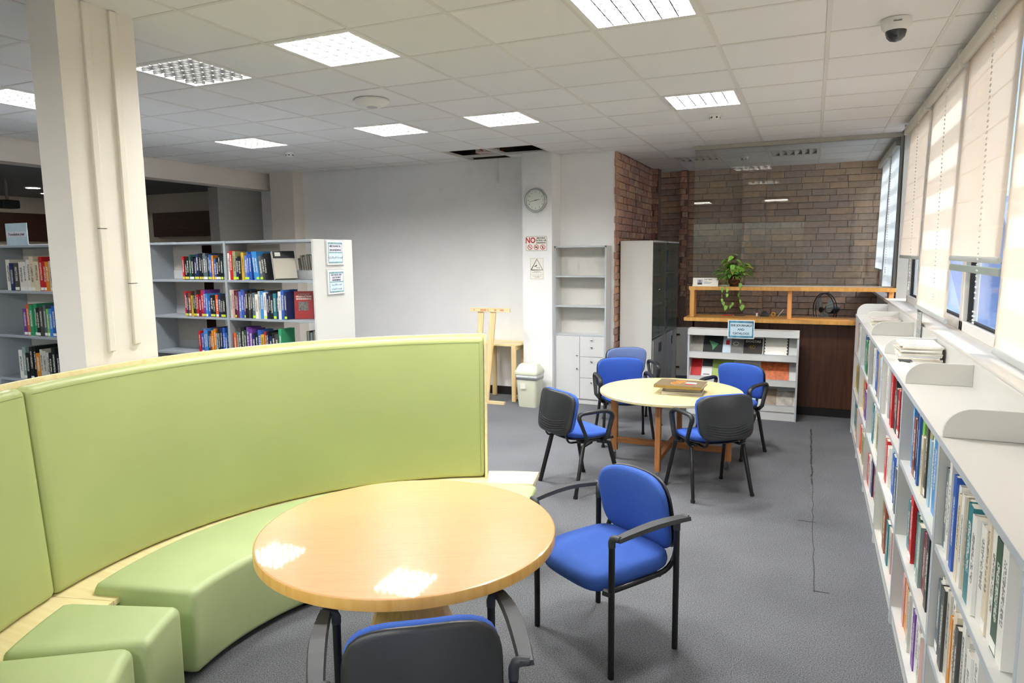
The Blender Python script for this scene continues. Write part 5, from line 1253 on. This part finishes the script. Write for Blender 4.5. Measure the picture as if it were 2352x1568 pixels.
for i, x in enumerate((-.24, -.15, -.12, -.05, .04, .12)): B(x, -.0272, 1.178, x+.012+.02*(i % 3), -.026, 1.198).build('red_mark', mat('red_pencil', '#cf8f78', .7), t)
B(-.32, -.025, .0, .16, .025, .035).build('foot', PINEH, t, bevel=.002)

# ------------------------------------------------------------------ glazed cabinets along the office wall
CABW = mat('cabinet_body', '#d3d2ce', .45); CABE = mat('cabinet_edge', '#565b5e', .4)
def cabinet(label, y0, y1, open_low):
    t = thing('glazed_cabinet', label, 'cabinet', (0, 0, 0), 0, 'glazed office cabinets'); x0, x1 = -2.205, -1.80
    B(x0, y0, 0, x1, y0+.02, 2.02).build('side_panel', CABW, t); B(x0, y1-.02, 0, x1, y1, 2.02).build('side_panel', CABW, t)
    B(x1, y0, 0, x1+.003, y0+.02, 2.02).build('edge_strip', CABE, t)
    B(x0, y0+.02, 2.0, x1+.02, y1-.02, 2.022).build('top_board', CABW, t); B(x0, y0+.02, 0, x0+.01, y1-.02, 2.0).build('back_panel', CABW, t)
    for z in (.06, .45, .80, 1.21, 1.60): B(x0+.01, y0+.02, z-.018, x1-.03, y1-.02, z).build('shelf', CABW, t)
    ym = (y0+y1)/2
    for a, b_ in ((y0+.022, ym-.002), (ym+.002, y1-.022)):
        g = B(x1+.004, a, .80, x1+.009, b_, 1.985).build('glass_door', CABG, t)
        for z in (.92, 1.4, 1.9): MB().cyl((x1-.02, b_-.03 if a < ym-.1 else a+.03, z), (x1+.014, b_-.03 if a < ym-.1 else a+.03, z), .012, n=10).build('hinge', CHROME, g)
    for i, (a, b_) in enumerate(((y0+.022, ym-.002), (ym+.002, y1-.022))):
        if open_low and i == 1:
            d = B(0, 0, .07, b_-a, .016, .785).build('door', CABW, t, loc=(x1+.006, b_, 0), rot=(0, 0, .15))
            for z in (.2, .68): MB().cyl((.0, -.012, z), (.05, -.02, z), .012, n=8).build('hinge', BRONZE, d)
        else:
            d = B(x1+.003, a, .07, x1+.019, b_, .785).build('door', mat('cabinet_grey_door', '#aeb0b0', .45), t)
            B(x1+.019, (b_-.06 if i == 0 else a+.03), .6, x1+.028, (b_-.03 if i == 0 else a+.06), .72).build('handle', INK, d, bevel=.004)
    return t
cabinet('glazed office cabinet nearest the white wall', 8.5, 9.33, False)
cabinet('glazed office cabinet full of blue binders beside the brick corner', 9.345, 10.22, True)
BIN = mat('binder_blue', '#2f5fae', .4); BIND = mat('binder_dark', '#233e77', .4); BINR = mat('binder_red', '#a8322f', .4)
def binder(label, y, z, m, h_=.31, w_=.06):
    o = B(-2.15, y, z, -1.87, y+w_, z+h_).build('ring_binder', m, bevel=.003); tag(o, label, 'binder', 'ring binders in the office cabinets')
    B(-1.8699, y+.012, z+.03, -1.8685, y+w_-.012, z+.12).build('spine_label', PAPER, o)
for lv, z in (('top', 1.6005), ('middle', 1.2105), ('lower', .8005)):
    for i in range(7):
        binder('%s binder, %s from the left on the %s glazed shelf' % (('red' if i == 3 else 'blue'), ORD[i], lv), 9.40+i*.068, z, BINR if i == 3 else BIN, .31-.012*(i % 3), .058)
binder('large dark blue binder alone in the nearest glazed cabinet', 8.62, .8005, BIND, .34, .12); binder('pale spined blue binder beside the dark one', 8.76, .8005, BIN, .32, .08)
for i, (y, z, c, lb) in enumerate(((8.60, 1.6005, '#d8d2c4', 'cream bottle on the top shelf of the nearest glazed cabinet'), (8.68, 1.6005, '#c77f62', 'salmon bottle on the top shelf of the nearest glazed cabinet'), (8.62, 1.2105, '#4d8f93', 'teal bottle in the nearest glazed cabinet'), (8.72, 1.2105, '#7a3a3a', 'dark red bottle in the nearest glazed cabinet'))):
    t = thing('bottle', lb, 'bottle', (-1.92, y, z)); MB().lathe([(.03, 0), (.032, .02), (.032, .14), (.018, .18)], 18).build('body', mat('bottle_%d' % i, c, .4), t, smooth='auto'); MB().lathe([(.016, .18), (.016, .215)], 12).build('cap', PLAST, t, smooth='auto')
tag(B(-2.1, 8.9, 1.6005, -1.9, 8.93, 1.86).build('upright_folder', mat('folder_orange', '#c9783f', .5)), 'orange folder upright in the nearest glazed cabinet', 'folder')
